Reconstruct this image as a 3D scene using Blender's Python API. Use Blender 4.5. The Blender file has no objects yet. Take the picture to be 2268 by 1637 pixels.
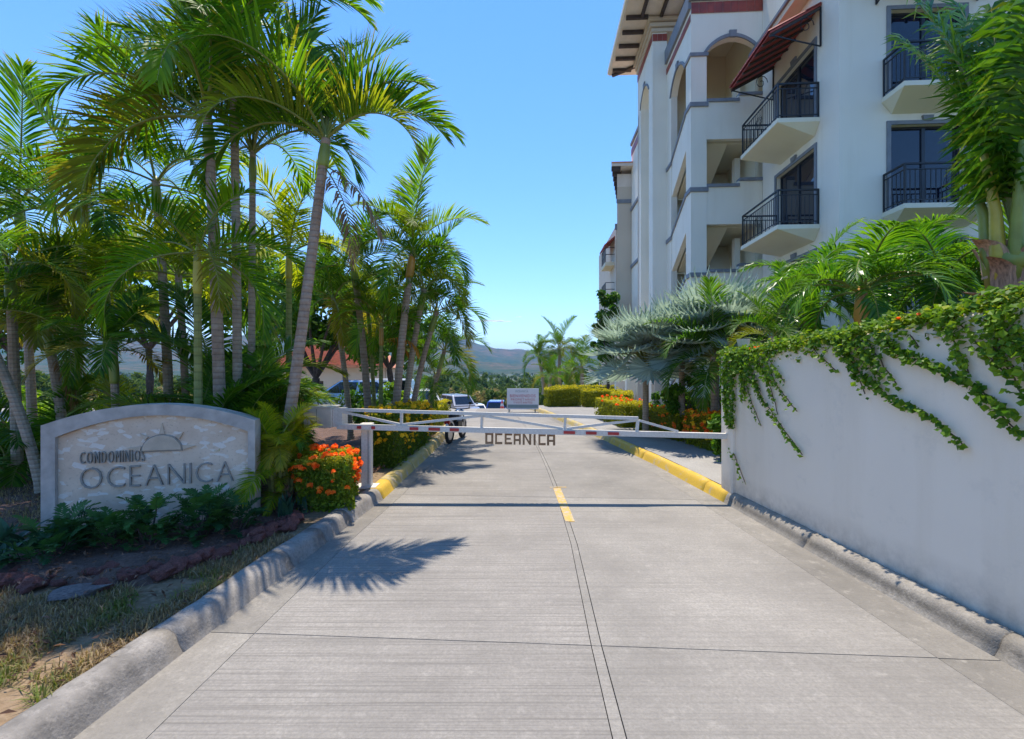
import bpy, math, random
import numpy as np
from mathutils import Vector, Matrix, noise
R = math.radians
random.seed(7)
S = bpy.context.scene
COL = S.collection

# ------------------------------------------------------------------ camera, sky, sun, exposure
cam = bpy.data.cameras.new('camera'); cam.lens = 16.0; cam.sensor_width = 36; cam.clip_start = .05; cam.clip_end = 20000
camo = bpy.data.objects.new('camera', cam); COL.objects.link(camo)
CAMH = 1.8
camo.location = (0, 0, CAMH); camo.rotation_euler = (R(90), 0, 0)
S.camera = camo
SUN_EL, SUN_AZ = 75.0, -6.5
w = bpy.data.worlds.new('World'); S.world = w; w.use_nodes = True
nt = w.node_tree; nt.nodes.clear()
sky = nt.nodes.new('ShaderNodeTexSky'); sky.sky_type = 'NISHITA'; sky.sun_disc = False
sky.sun_elevation = R(SUN_EL); sky.sun_rotation = R(SUN_AZ)
sky.altitude = 100; sky.air_density = 1.0; sky.dust_density = 0.0; sky.ozone_density = 4.0
hs = nt.nodes.new('ShaderNodeHueSaturation'); hs.inputs['Saturation'].default_value = 1.2; hs.inputs['Hue'].default_value = 0.504
bg = nt.nodes.new('ShaderNodeBackground'); bg.inputs[1].default_value = 0.15
wo = nt.nodes.new('ShaderNodeOutputWorld')
nt.links.new(sky.outputs[0], hs.inputs['Color']); nt.links.new(hs.outputs[0], bg.inputs[0]); nt.links.new(bg.outputs[0], wo.inputs[0])
sl = bpy.data.lights.new('sun', 'SUN'); sl.energy = 3.4; sl.angle = R(.5); sl.color = (1, .92, .80)
so = bpy.data.objects.new('sun', sl); COL.objects.link(so)
sd = Vector((math.sin(R(SUN_AZ)) * math.cos(R(SUN_EL)), math.cos(R(SUN_AZ)) * math.cos(R(SUN_EL)), math.sin(R(SUN_EL))))
so.rotation_euler = sd.to_track_quat('Z', 'Y').to_euler(); so.location = (0, 0, 60)
S.view_settings.view_transform = 'Standard'; S.view_settings.look = 'None'
S.view_settings.exposure = 1.0; S.view_settings.gamma = 1.0; S.view_settings.use_curve_mapping = False
S.render.engine = 'CYCLES'
S.cycles.use_denoising = True; S.cycles.max_bounces = 6; S.cycles.diffuse_bounces = 4; S.cycles.glossy_bounces = 3
S.cycles.transmission_bounces = 4; S.cycles.transparent_max_bounces = 6; S.cycles.volume_bounces = 0
S.cycles.caustics_reflective = False; S.cycles.caustics_refractive = False

# ------------------------------------------------------------------ helpers
F0, U0, V0 = 1008.0, 1134.0, 818.5
def at(u, v, Y):            # a point of the place, from a measured direction and its distance
    return Vector(((u - U0) / F0 * Y, Y, CAMH - (v - V0) / F0 * Y))
def lerp(a, b, t): return a + (b - a) * t
def smooth(t):
    t = max(0.0, min(1.0, t)); return t * t * (3 - 2 * t)
def interp(pts, y):
    if y <= pts[0][0]: return pts[0][1]
    for (a, b), (c, d) in zip(pts, pts[1:]):
        if y <= c: return lerp(b, d, (y - a) / (c - a))
    return pts[-1][1]
def prof(y):                # how the ground falls away beyond the crest of the drive
    if y < 20: return 0.0
    z = -2.6 * smooth((y - 20) / 20)
    if y > 40: z -= 3.4 * min(1, (y - 40) / 110)
    if y > 150: z -= 2.0 * min(1, (y - 150) / 350)
    return z

class MB:
    def __init__(s): s.v = []; s.f = []; s.m = []; s.tint = []; s.age = []
    def add(s, vs, fs, mi=0, tint=0.5, age=0.0):
        o = len(s.v); s.v += [tuple(p) for p in vs]
        s.tint += [tint] * len(vs) if not isinstance(tint, (list, tuple)) else list(tint)
        s.age += [age] * len(vs) if not isinstance(age, (list, tuple)) else list(age)
        for f in fs: s.f.append(tuple(i + o for i in f)); s.m.append(mi)
        return s
    def box(s, x0, x1, y0, y1, z0, z1, mi=0, tint=.5):
        vs = [(x0,y0,z0),(x1,y0,z0),(x1,y1,z0),(x0,y1,z0),(x0,y0,z1),(x1,y0,z1),(x1,y1,z1),(x0,y1,z1)]
        return s.add(vs, [(0,3,2,1),(4,5,6,7),(0,1,5,4),(1,2,6,5),(2,3,7,6),(3,0,4,7)], mi, tint)
    def prism(s, poly, z0, z1, mi=0):       # poly in xy, any n
        n = len(poly); vs = [(x, y, z0) for x, y in poly] + [(x, y, z1) for x, y in poly]
        return s.add(vs, [tuple(range(n-1,-1,-1)), tuple(range(n,2*n))] + [(i,(i+1)%n,n+(i+1)%n,n+i) for i in range(n)], mi)
    def extr(s, poly, f, d0, d1, mi=0):     # poly (a,b) in a plane, f(a,b,d) -> xyz
        n = len(poly); vs = [f(a,b,d0) for a,b in poly] + [f(a,b,d1) for a,b in poly]
        return s.add(vs, [tuple(range(n-1,-1,-1)), tuple(range(n,2*n))] + [(i,(i+1)%n,n+(i+1)%n,n+i) for i in range(n)], mi)
    def tube(s, pts, rad, n=8, mi=0, caps=True, tint=.5, age=0.0):
        pts = [Vector(p) for p in pts]; k = len(pts)
        if not isinstance(rad, (list, tuple)): rad = [rad] * k
        vs = []; up = Vector((0, 0, 1))
        for i, p in enumerate(pts):
            t = (pts[min(i+1,k-1)] - pts[max(i-1,0)]).normalized()
            a = t.cross(up)
            if a.length < 1e-3: a = t.cross(Vector((0, 1, 0)))
            a.normalize(); b = t.cross(a)
            for j in range(n):
                q = 2*math.pi*j/n; vs.append(p + (a*math.cos(q) + b*math.sin(q)) * rad[i])
        fs = [(i*n+j, i*n+(j+1)%n, (i+1)*n+(j+1)%n, (i+1)*n+j) for i in range(k-1) for j in range(n)]
        if caps: fs += [tuple(range(n-1,-1,-1)), tuple(range((k-1)*n, k*n))]
        return s.add(vs, fs, mi, tint, age)
    def bar(s, a, b, r, mi=0): # square bar
        a = Vector(a); b = Vector(b); t = (b-a).normalized(); up = Vector((0,0,1))
        x = t.cross(up)
        if x.length < 1e-3: x = Vector((1,0,0))
        x.normalize(); y = t.cross(x)
        vs = [p + x*r*i + y*r*j for p in (a,b) for i,j in ((-1,-1),(1,-1),(1,1),(-1,1))]
        return s.add(vs, [(0,1,2,3),(7,6,5,4)] + [(i,4+i,4+(i+1)%4,(i+1)%4) for i in range(4)], mi)
    def mesh(s, name, mats, smooth_=False):
        me = bpy.data.meshes.new(name); me.from_pydata(s.v, [], s.f)
        for m in mats: me.materials.append(m)
        if len(mats) > 1: me.polygons.foreach_set('material_index', s.m)
        a = me.attributes.new('tint', 'FLOAT', 'POINT'); a.data.foreach_set('value', s.tint)
        if any(s.age):
            a = me.attributes.new('age', 'FLOAT', 'POINT'); a.data.foreach_set('value', s.age)
        if smooth_: me.polygons.foreach_set('use_smooth', [True]*len(me.polygons))
        me.update(); return me
    def build(s, name, mats, parent=None, loc=(0,0,0), sm=False, **k):
        if not isinstance(mats, (list, tuple)): mats = [mats]
        return put(s.mesh(name, mats, sm), name, parent, loc, **k)

def put(me, name, parent=None, loc=(0,0,0), rot=(0,0,0), sc=None, kind=None, label=None, cat=None, group=None):
    o = bpy.data.objects.new(name, me); COL.objects.link(o)
    o.location = loc; o.rotation_euler = rot
    if sc is not None: o.scale = sc if isinstance(sc, (tuple, list)) else (sc, sc, sc)
    if parent: o.parent = parent
    if kind: o['kind'] = kind
    if label: o['label'] = label
    if cat: o['category'] = cat
    if group: o['group'] = group
    return o
def thing(name, label, cat, loc=(0,0,0), rz=0, group=None, kind=None):
    return put(None, name, None, loc, (0,0,rz), None, kind, label, cat, group)
def bevel(o, w_, seg=2):
    m = o.modifiers.new('b', 'BEVEL'); m.width = w_; m.segments = seg; m.limit_method = 'ANGLE'; m.angle_limit = R(40); return o

# ------------------------------------------------------------------ materials
def nodes(name):
    m = bpy.data.materials.new(name); m.use_nodes = True
    t = m.node_tree; p = t.nodes['Principled BSDF']; return m, t, p
def N(t, typ, **k):
    n = t.nodes.new(typ)
    for a, b in k.items():
        if a in n.inputs: n.inputs[a].default_value = b
        else: setattr(n, a, b)
    return n
def mixc(t, fac, a, b, mode='MIX'):
    n = t.nodes.new('ShaderNodeMix'); n.data_type = 'RGBA'; n.blend_type = mode
    for i, x in ((0, fac), (6, a), (7, b)):
        if hasattr(x, 'links'): t.links.new(x, n.inputs[i])
        else: n.inputs[i].default_value = x if i == 0 else (*x, 1)
    return n.outputs[2]
def ramp(t, src, lo, hi, a=0.0, b=1.0):
    n = N(t, 'ShaderNodeMapRange', clamp=True); t.links.new(src, n.inputs[0])
    n.inputs[1].default_value = lo; n.inputs[2].default_value = hi; n.inputs[3].default_value = a; n.inputs[4].default_value = b
    return n.outputs[0]
def tex(t, scale, detail=4, rough=.55, vec=None, obj=True, mapscale=None, kind='ShaderNodeTexNoise'):
    n = N(t, kind, Scale=scale)
    if kind == 'ShaderNodeTexNoise': n.inputs['Detail'].default_value = detail; n.inputs['Roughness'].default_value = rough
    c = t.nodes.new('ShaderNodeTexCoord'); src = c.outputs['Object'] if obj else c.outputs['Generated']
    if mapscale:
        mp = t.nodes.new('ShaderNodeMapping'); mp.inputs['Scale'].default_value = mapscale; t.links.new(src, mp.inputs[0]); src = mp.outputs[0]
    t.links.new(src, n.inputs['Vector']); return n.outputs[0]
def bump(t, p, h, strength=.3, dist=.01):
    b = N(t, 'ShaderNodeBump', Strength=strength, Distance=dist); t.links.new(h, b.inputs['Height']); t.links.new(b.outputs[0], p.inputs['Normal'])
def mat(name, col, rough=.6, var=.12, scale=6, bmp=.15, bdist=.004, metal=0, spec=.5, mapscale=None):
    m, t, p = nodes(name)
    n = tex(t, scale, 5, mapscale=mapscale)
    c = mixc(t, ramp(t, n, .3, .7), [x*(1-var) for x in col], [min(1, x*(1+var)) for x in col])
    t.links.new(c, p.inputs['Base Color']); p.inputs['Roughness'].default_value = rough
    p.inputs['Metallic'].default_value = metal; p.inputs['Specular IOR Level'].default_value = spec
    if bmp: bump(t, p, tex(t, scale*8, 4, mapscale=mapscale), bmp, bdist)
    return m
def leafmat(name, dark, light, dry=(.28,.16,.05), trans=.4, rough=.5, spec=.22, tcol=None):
    m, t, p = nodes(name)
    at_ = N(t, 'ShaderNodeAttribute', attribute_name='tint'); ag = N(t, 'ShaderNodeAttribute', attribute_name='age')
    oi = t.nodes.new('ShaderNodeObjectInfo')
    ad = N(t, 'ShaderNodeMath', operation='MULTIPLY_ADD'); t.links.new(oi.outputs['Random'], ad.inputs[0]); ad.inputs[1].default_value = .5
    sb = N(t, 'ShaderNodeMath', operation='ADD'); t.links.new(at_.outputs['Fac'], ad.inputs[2]); t.links.new(ad.outputs[0], sb.inputs[0]); sb.inputs[1].default_value = -.25
    c = mixc(t, ramp(t, sb.outputs[0], 0, 1), dark, light)
    c = mixc(t, ramp(t, ag.outputs['Fac'], .05, .95), c, dry)
    t.links.new(c, p.inputs['Base Color']); p.inputs['Roughness'].default_value = rough; p.inputs['Specular IOR Level'].default_value = spec
    tr = t.nodes.new('ShaderNodeBsdfTranslucent')
    c2 = mixc(t, 1.0, c, tcol or (1.0, .95, .45), 'MULTIPLY')
    br = N(t, 'ShaderNodeBrightContrast'); t.links.new(c2, br.inputs[0])
    g = N(t, 'ShaderNodeMix', data_type='RGBA', blend_type='MULTIPLY'); g.inputs[0].default_value = 1; t.links.new(c2, g.inputs[6]); g.inputs[7].default_value = (1.9, 1.9, 1.9, 1)
    t.links.new(g.outputs[2], tr.inputs[0])
    mx = t.nodes.new('ShaderNodeMixShader'); mx.inputs[0].default_value = trans
    t.links.new(p.outputs[0], mx.inputs[1]); t.links.new(tr.outputs[0], mx.inputs[2])
    t.links.new(mx.outputs[0], t.nodes['Material Output'].inputs[0]); t.nodes.remove(br)
    return m

M = {}
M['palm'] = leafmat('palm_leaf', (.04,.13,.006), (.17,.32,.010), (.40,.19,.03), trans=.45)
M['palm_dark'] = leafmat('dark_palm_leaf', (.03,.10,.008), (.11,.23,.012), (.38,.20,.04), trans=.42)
M['palm_lime'] = leafmat('lime_palm_leaf', (.12,.22,.006), (.38,.42,.015), (.42,.24,.06), trans=.45)
M['palm_gloss'] = leafmat('glossy_palm_leaf', (.03,.12,.008), (.15,.30,.012), (.42,.25,.04), trans=.38, rough=.32, spec=.4)
M['silver'] = leafmat('silver_fan_leaf', (.22,.28,.24), (.44,.50,.43), (.36,.30,.2), trans=.25, rough=.5, tcol=(.9,1,.8))
M['dry'] = leafmat('dry_frond', (.16,.085,.04), (.32,.20,.11), (.3,.18,.1), trans=.25, rough=.7)
M['orange_dry'] = leafmat('orange_dry_frond', (.32,.13,.015), (.55,.26,.03), (.3,.18,.1), trans=.4, rough=.6)
M['rachis'] = mat('rachis', (.20,.22,.04), .5, .25, 8, .1)
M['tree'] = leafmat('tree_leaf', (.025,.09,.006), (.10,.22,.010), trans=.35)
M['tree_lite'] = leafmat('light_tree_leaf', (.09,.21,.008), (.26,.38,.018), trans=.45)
M['hedge'] = leafmat('hedge_leaf', (.06,.12,.008), (.20,.27,.016), (.55,.46,.03), trans=.35)
M['hedge_y'] = leafmat('golden_hedge_leaf', (.14,.17,.006), (.34,.34,.016), (.72,.58,.03), trans=.35)
M['vine'] = leafmat('vine_leaf', (.045,.13,.008), (.20,.32,.016), (.50,.44,.04), trans=.35)
M['shrub'] = leafmat('shrub_leaf', (.02,.075,.025), (.07,.17,.04), trans=.3)
M['agave'] = leafmat('agave_leaf', (.02,.06,.035), (.045,.11,.06), trans=.12)
M['grass'] = leafmat('dry_grass', (.19,.13,.07), (.46,.34,.20), (.11,.17,.02), trans=.3, rough=.7)
M['brush'] = leafmat('valley_brush', (.035,.08,.015), (.11,.16,.03), (.34,.25,.11), trans=.25, rough=.8)
M['litter'] = leafmat('litter', (.10,.055,.035), (.36,.20,.13), trans=.1, rough=.8)
M['orange'] = leafmat('orange_petal', (.85,.12,.012), (.92,.34,.03), (.8,.4,.05), trans=.35, tcol=(1,.8,.5))
M['yellow'] = leafmat('yellow_petal', (.75,.45,.01), (.85,.62,.03), (.8,.4,.05), trans=.3)
M['coral'] = leafmat('coral_leaf', (.40,.14,.06), (.55,.26,.12), (.8,.4,.05), trans=.35)

def trunkmat(name, c1, c2, ringscale=26):
    m, t, p = nodes(name)
    wv = N(t, 'ShaderNodeTexWave', Scale=ringscale*.16, Distortion=1.2); wv.bands_direction = 'Z'; wv.inputs['Detail'].default_value = 3
    tc = t.nodes.new('ShaderNodeTexCoord'); t.links.new(tc.outputs['Object'], wv.inputs[0])
    n = tex(t, 7, 7, .7)
    c = mixc(t, ramp(t, n, .3, .7), c1, c2); c = mixc(t, ramp(t, wv.outputs[1], 0, .22, .38, 0), c, [x*.35 for x in c1])
    t.links.new(c, p.inputs['Base Color']); p.inputs['Roughness'].default_value = .85
    bump(t, p, wv.outputs[1], .5, .012); return m
M['trunk'] = trunkmat('palm_trunk', (.27,.17,.11), (.47,.36,.28))
M['trunk_grey'] = trunkmat('grey_palm_trunk', (.27,.20,.13), (.46,.37,.28), 34)
M['trunk_green'] = trunkmat('green_palm_trunk', (.17,.20,.05), (.33,.32,.11), 20)
M['shaft'] = mat('crownshaft', (.22,.27,.05), .4, .3, 3, .1)
M['shaft_y'] = mat('yellow_crownshaft', (.45,.38,.05), .4, .3, 3, .1)
M['shaft_o'] = mat('orange_crownshaft', (.50,.25,.04), .4, .25, 3, .1)
M['boot'] = mat('dry_sheath', (.40,.24,.14), .85, .55, 9, .8, .012, mapscale=(5,5,.6)); M['boot2'] = mat('pale_sheath', (.52,.35,.22), .85, .5, 9, .8, .012, mapscale=(5,5,.6))
M['bark'] = mat('bark', (.085,.06,.045), .9, .4, 9, .6, .02)

def concrete(name, col, stain=.35, tine=0, scale=.9, dirt=False, grime=0):
    m, t, p = nodes(name)
    big = tex(t, scale, 6, .6); fine = tex(t, 60, 3); spk = tex(t, 220, 2)
    c = mixc(t, ramp(t, big, .3, .72), [x*(1-stain) for x in col], [min(.9, x*1.12) for x in col])
    c = mixc(t, ramp(t, fine, .35, .7, .0, .5), c, [x*.55 for x in col]); md = tex(t, 3.2, 7, .72); c = mixc(t, ramp(t, md, .5, .7, 0, .35), c, [x*.6 for x in col])
    c = mixc(t, ramp(t, spk, .62, .72, 0, .5), c, [x*.35 for x in col])
    strk = tex(t, 1.0, 6, .65, mapscale=(.5, 2.2, 1)); c = mixc(t, ramp(t, strk, .5, .75, 0, .3), c, [x*.62 for x in col])
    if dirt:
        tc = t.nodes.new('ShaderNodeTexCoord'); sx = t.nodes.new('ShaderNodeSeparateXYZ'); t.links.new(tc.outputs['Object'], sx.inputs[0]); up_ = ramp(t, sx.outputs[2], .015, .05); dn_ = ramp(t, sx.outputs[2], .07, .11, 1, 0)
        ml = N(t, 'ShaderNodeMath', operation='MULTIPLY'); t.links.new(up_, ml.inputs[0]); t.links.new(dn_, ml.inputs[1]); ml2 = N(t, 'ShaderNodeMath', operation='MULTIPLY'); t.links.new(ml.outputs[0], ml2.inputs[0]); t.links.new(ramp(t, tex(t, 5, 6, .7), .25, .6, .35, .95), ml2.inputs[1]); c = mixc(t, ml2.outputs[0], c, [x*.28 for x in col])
    if grime:
        c = mixc(t, ramp(t, tex(t, 5.5, 8, .72), .47, .6, 0, grime), c, [x*.32 for x in col]); c = mixc(t, ramp(t, tex(t, 26, 5, .7), .56, .66, 0, grime), c, [x*.4 for x in col])
    oi = t.nodes.new('ShaderNodeObjectInfo'); hv = N(t, 'ShaderNodeHueSaturation'); t.links.new(ramp(t, oi.outputs['Random'], 0, 1, .88, 1.1), hv.inputs['Value']); t.links.new(c, hv.inputs['Color']); c = hv.outputs[0]
    gr_ = tex(t, 34, 6, .8); c = mixc(t, ramp(t, gr_, .42, .66, 0, .5), c, [x*.5 for x in col]); pt = tex(t, 9, 5, .75); c = mixc(t, ramp(t, pt, .55, .7, 0, .3), c, [min(.8, x*1.35) for x in col])
    oil = tex(t, 1.7, 3, .5); c = mixc(t, ramp(t, oil, .66, .76, 0, .4), c, [x*.4 for x in col])
    h = fine
    if tine:
        l = tex(t, 1.0, 3, .6, mapscale=(.5, 62, 1)); c = mixc(t, ramp(t, l, .48, .66, 0, tine), c, [x*.45 for x in col])
        ad = N(t, 'ShaderNodeMath', operation='ADD'); t.links.new(l, ad.inputs[0]); t.links.new(fine, ad.inputs[1]); h = ad.outputs[0]
    t.links.new(c, p.inputs['Base Color']); p.inputs['Roughness'].default_value = .88; p.inputs['Specular IOR Level'].default_value = .3
    bump(t, p, h, .6, .008); return m
M['road_l'] = concrete('tined_concrete', (.345,.315,.275), .3, .7)
M['road_r'] = concrete('road_concrete', (.355,.325,.282), .36, .32)
M['gutter'] = concrete('gutter_concrete', (.36,.328,.28), .5, grime=.22)
M['kerb'] = concrete('kerb_concrete', (.43,.39,.34), .55, scale=3.2, grime=.6)
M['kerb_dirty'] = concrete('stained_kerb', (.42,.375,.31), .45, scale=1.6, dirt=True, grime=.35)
M['walk'] = concrete('pavement_concrete', (.37,.35,.32), .22)
M['park'] = concrete('parking_concrete', (.38,.355,.32), .25)
M['bedding'] = mat('joint_filler', (.055,.048,.04), .95, .4, 12, .3)
def worn(name, col, under=(.40,.37,.33), amt=.5, scale=5):
    m, t, p = nodes(name); n = tex(t, scale, 8, .7); n2 = tex(t, 45, 4)
    c = mixc(t, ramp(t, n2, .3, .7), [x*.8 for x in col], col); c = mixc(t, ramp(t, n, amt, amt+.12, 0, .85), c, under)
    t.links.new(c, p.inputs['Base Color']); p.inputs['Roughness'].default_value = .7; bump(t, p, n2, .3, .004); return m
M['yellow_paint'] = worn('yellow_kerb_paint', (.66,.41,.035), amt=.56)
M['yellow_old'] = worn('old_yellow_kerb_paint', (.52,.38,.11), amt=.50)
M['yellow_line'] = worn('yellow_line_paint', (.62,.38,.07), amt=.47, scale=14)
def soil(name, a, b, c3, sc=3):
    m, t, p = nodes(name); n = tex(t, sc, 7, .65); n2 = tex(t, sc*9, 5)
    c = mixc(t, ramp(t, n, .35, .65), a, b); c = mixc(t, ramp(t, n2, .45, .7), c, c3)
    t.links.new(c, p.inputs['Base Color']); p.inputs['Roughness'].default_value = .95; bump(t, p, n2, .8, .03); return m
M['lawn'] = soil('dry_lawn', (.25,.165,.09), (.14,.10,.05), (.30,.21,.13), 2.6)
M['soil'] = soil('bed_soil', (.075,.045,.032), (.15,.085,.06), (.19,.11,.08), 4)
M['ground'] = soil('far_ground', (.035,.07,.015), (.10,.095,.035), (.03,.055,.014), .05)
M['rock'] = mat('lava_rock', (.24,.085,.065), .9, .5, 7, .9, .02)
M['rock_grey'] = mat('grey_rock', (.22,.19,.18), .9, .3, 7, .8, .02)
def stucco(name, col, streak=.10, splash=False):
    m, t, p = nodes(name); n = tex(t, .7, 5); s = tex(t, 1, 5, .6, mapscale=(2.2, 2.2, .18)); f = tex(t, 90, 3)
    c = mixc(t, ramp(t, n, .3, .7), [x*.93 for x in col], col); c = mixc(t, ramp(t, s, .5, .78, 0, streak*2), c, [col[0]*.72, col[1]*.67, col[2]*.58])
    if splash:
        tc = t.nodes.new('ShaderNodeTexCoord'); sx = t.nodes.new('ShaderNodeSeparateXYZ'); t.links.new(tc.outputs['Object'], sx.inputs[0]); ml = N(t, 'ShaderNodeMath', operation='MULTIPLY'); t.links.new(ramp(t, sx.outputs[2], .15, .42, 1, 0), ml.inputs[0]); t.links.new(ramp(t, tex(t, 6, 7, .7), .35, .65, .1, .7), ml.inputs[1]); c = mixc(t, ml.outputs[0], c, (.36,.30,.24))
        cr = tex(t, 2.2, 8, .75); c = mixc(t, ramp(t, cr, .56, .6, 0, .12), c, (.5,.46,.4))
    t.links.new(c, p.inputs['Base Color']); p.inputs['Roughness'].default_value = .85; bump(t, p, f, .25, .003); return m
M['white'] = stucco('white_stucco', (.89,.81,.67), .2); M['warm'] = stucco('warm_white_stucco', (.84,.77,.60)); M['wallwhite'] = stucco('retaining_wall_paint', (.86,.755,.62), .2, True)
M['cream'] = stucco('cream_stucco', (.76,.66,.47)); M['greytrim'] = mat('grey_trim', (.21,.22,.24), .7, .12, 5, .1)
M['beige'] = stucco('beige_stucco', (.62,.52,.40)); M['brick'] = mat('stone_veneer', (.22,.12,.08), .85, .5, 8, .5, .01)
M['soffit'] = mat('soffit', (.72,.62,.52), .8, .08, 3, .1); M['rafter'] = mat('dark_rafter', (.06,.04,.03), .8, .3, 6, .2)
M['redtile'] = mat('red_band_tile', (.30,.045,.02), .45, .35, 3, .15); M['grout'] = mat('grout', (.48,.40,.36), .9, .1, 5, .1)
M['awning'] = mat('awning_tile', (.38,.055,.035), .55, .3, 5, .2); M['awn_under'] = mat('awning_under_board', (.10,.035,.028), .8, .3, 6, .2)
M['iron'] = mat('black_iron', (.012,.013,.016), .45, .2, 20, .05); M['alum'] = mat('dark_window_frame', (.018,.02,.026), .35, .2, 10, .03)
M['door'] = mat('dark_door', (.035,.025,.02), .5, .3, 8, .1)
def glass(name, col, rough=.02, ior=2.1):
    m, t, p = nodes(name); p.inputs['Base Color'].default_value = (*col, 1); p.inputs['Roughness'].default_value = rough
    p.inputs['IOR'].default_value = ior; p.inputs['Specular IOR Level'].default_value = .6
    n = tex(t, 1.5, 2); bump(t, p, n, .02, .02); return m
M['glass'] = glass('dark_glass', (.006,.010,.022), ior=1.6); M['carglass'] = glass('car_glass', (.008,.01,.013), ior=1.6)
M['steel'] = worn('white_painted_steel', (.74,.69,.61), (.36,.25,.17), .64, 11); M['cab'] = mat('cabinet_paint', (.62,.55,.45), .5, .12, 6, .08)
M['redband'] = mat('red_reflector', (.42,.03,.03), .4, .15, 20, .02); M['wood'] = mat('brown_wood_letter', (.26,.15,.075), .7, .35, 14, .2)
M['rubber'] = mat('black_rubber', (.02,.02,.022), .7, .3, 30, .2)
M['signframe'] = mat('sign_frame_stone', (.44,.39,.34), .85, .3, 5, .3)
def travertine():
    m, t, p = nodes('travertine'); n = tex(t, 4, 6, .6); v = N(t, 'ShaderNodeTexVoronoi', Scale=20, feature='F1')
    mp = t.nodes.new('ShaderNodeMapping'); mp.inputs['Rotation'].default_value = (0, .8, 0); mp.inputs['Scale'].default_value = (.8,1,1.7); tc = t.nodes.new('ShaderNodeTexCoord')
    n3 = tex(t, 3, 3); dist = N(t, 'ShaderNodeMixRGB'); dist.inputs[0].default_value = .15
    t.links.new(tc.outputs['Object'], mp.inputs[0]); t.links.new(mp.outputs[0], dist.inputs[1]); t.links.new(n3, dist.inputs[2]); t.links.new(dist.outputs[0], v.inputs['Vector'])
    c = mixc(t, ramp(t, n, .3, .7), (.62,.45,.32), (.76,.60,.45))
    sep = N(t, 'ShaderNodeSeparateColor'); t.links.new(v.outputs['Color'], sep.inputs[0])
    c = mixc(t, ramp(t, sep.outputs[0], .76, .9, 0, .7), c, (.80,.74,.67))
    f = tex(t, 40, 5); c = mixc(t, ramp(t, f, .58, .72, 0, .5), c, (.34,.25,.18))
    t.links.new(c, p.inputs['Base Color']); p.inputs['Roughness'].default_value = .6; bump(t, p, f, .2, .003); return m
M['trav'] = travertine(); M['letter'] = mat('carved_letter', (.30,.27,.23), .6, .15, 12, .1); M['sunstone'] = mat('sun_stone', (.56,.44,.32), .6, .15, 8, .1)
M['terracotta'] = mat('terracotta_roof', (.62,.24,.12), .8, .2, 5, .2)
M['potcream'] = mat('cream_pot', (.66,.58,.44), .6, .1, 5, .1)
def paint(name, col, metal=.3):
    m, t, p = nodes(name); p.inputs['Base Color'].default_value = (*col, 1); p.inputs['Roughness'].default_value = .28; p.inputs['Metallic'].default_value = metal
    p.inputs['Coat Weight'].default_value = .7; p.inputs['Coat Roughness'].default_value = .05
    n = tex(t, 3, 3); bump(t, p, n, .03, .01); return m
M['car_blue'] = paint('blue_car_paint', (.012,.045,.30)); M['car_white'] = paint('white_car_paint', (.70,.70,.70), 0)
M['car_silver'] = paint('silver_blue_car_paint', (.42,.52,.62), .5); M['car_grey'] = paint('grey_car_paint', (.30,.31,.35), .3)
M['tyre'] = mat('tyre', (.02,.02,.02), .85, .2, 20, .1); M['rim'] = mat('rim', (.5,.5,.52), .35, .1, 10, 0, metal=.8)
M['lamp_red'] = mat('tail_lamp', (.4,.02,.02), .3, .1, 10, 0); M['lamp_white'] = mat('head_lamp', (.6,.62,.65), .2, .1, 10, 0)
M['cone'] = mat('cone_orange', (.75,.08,.06), .5, .1, 10, 0); M['signwhite'] = mat('sign_board', (.66,.66,.68), .6, .04, 4, .03)
M['signred'] = mat('sign_red_print', (.45,.05,.07), .6, .1, 10, 0); M['signgrey'] = mat('sign_grey_print', (.20,.27,.29), .6, .1, 10, 0)

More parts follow.
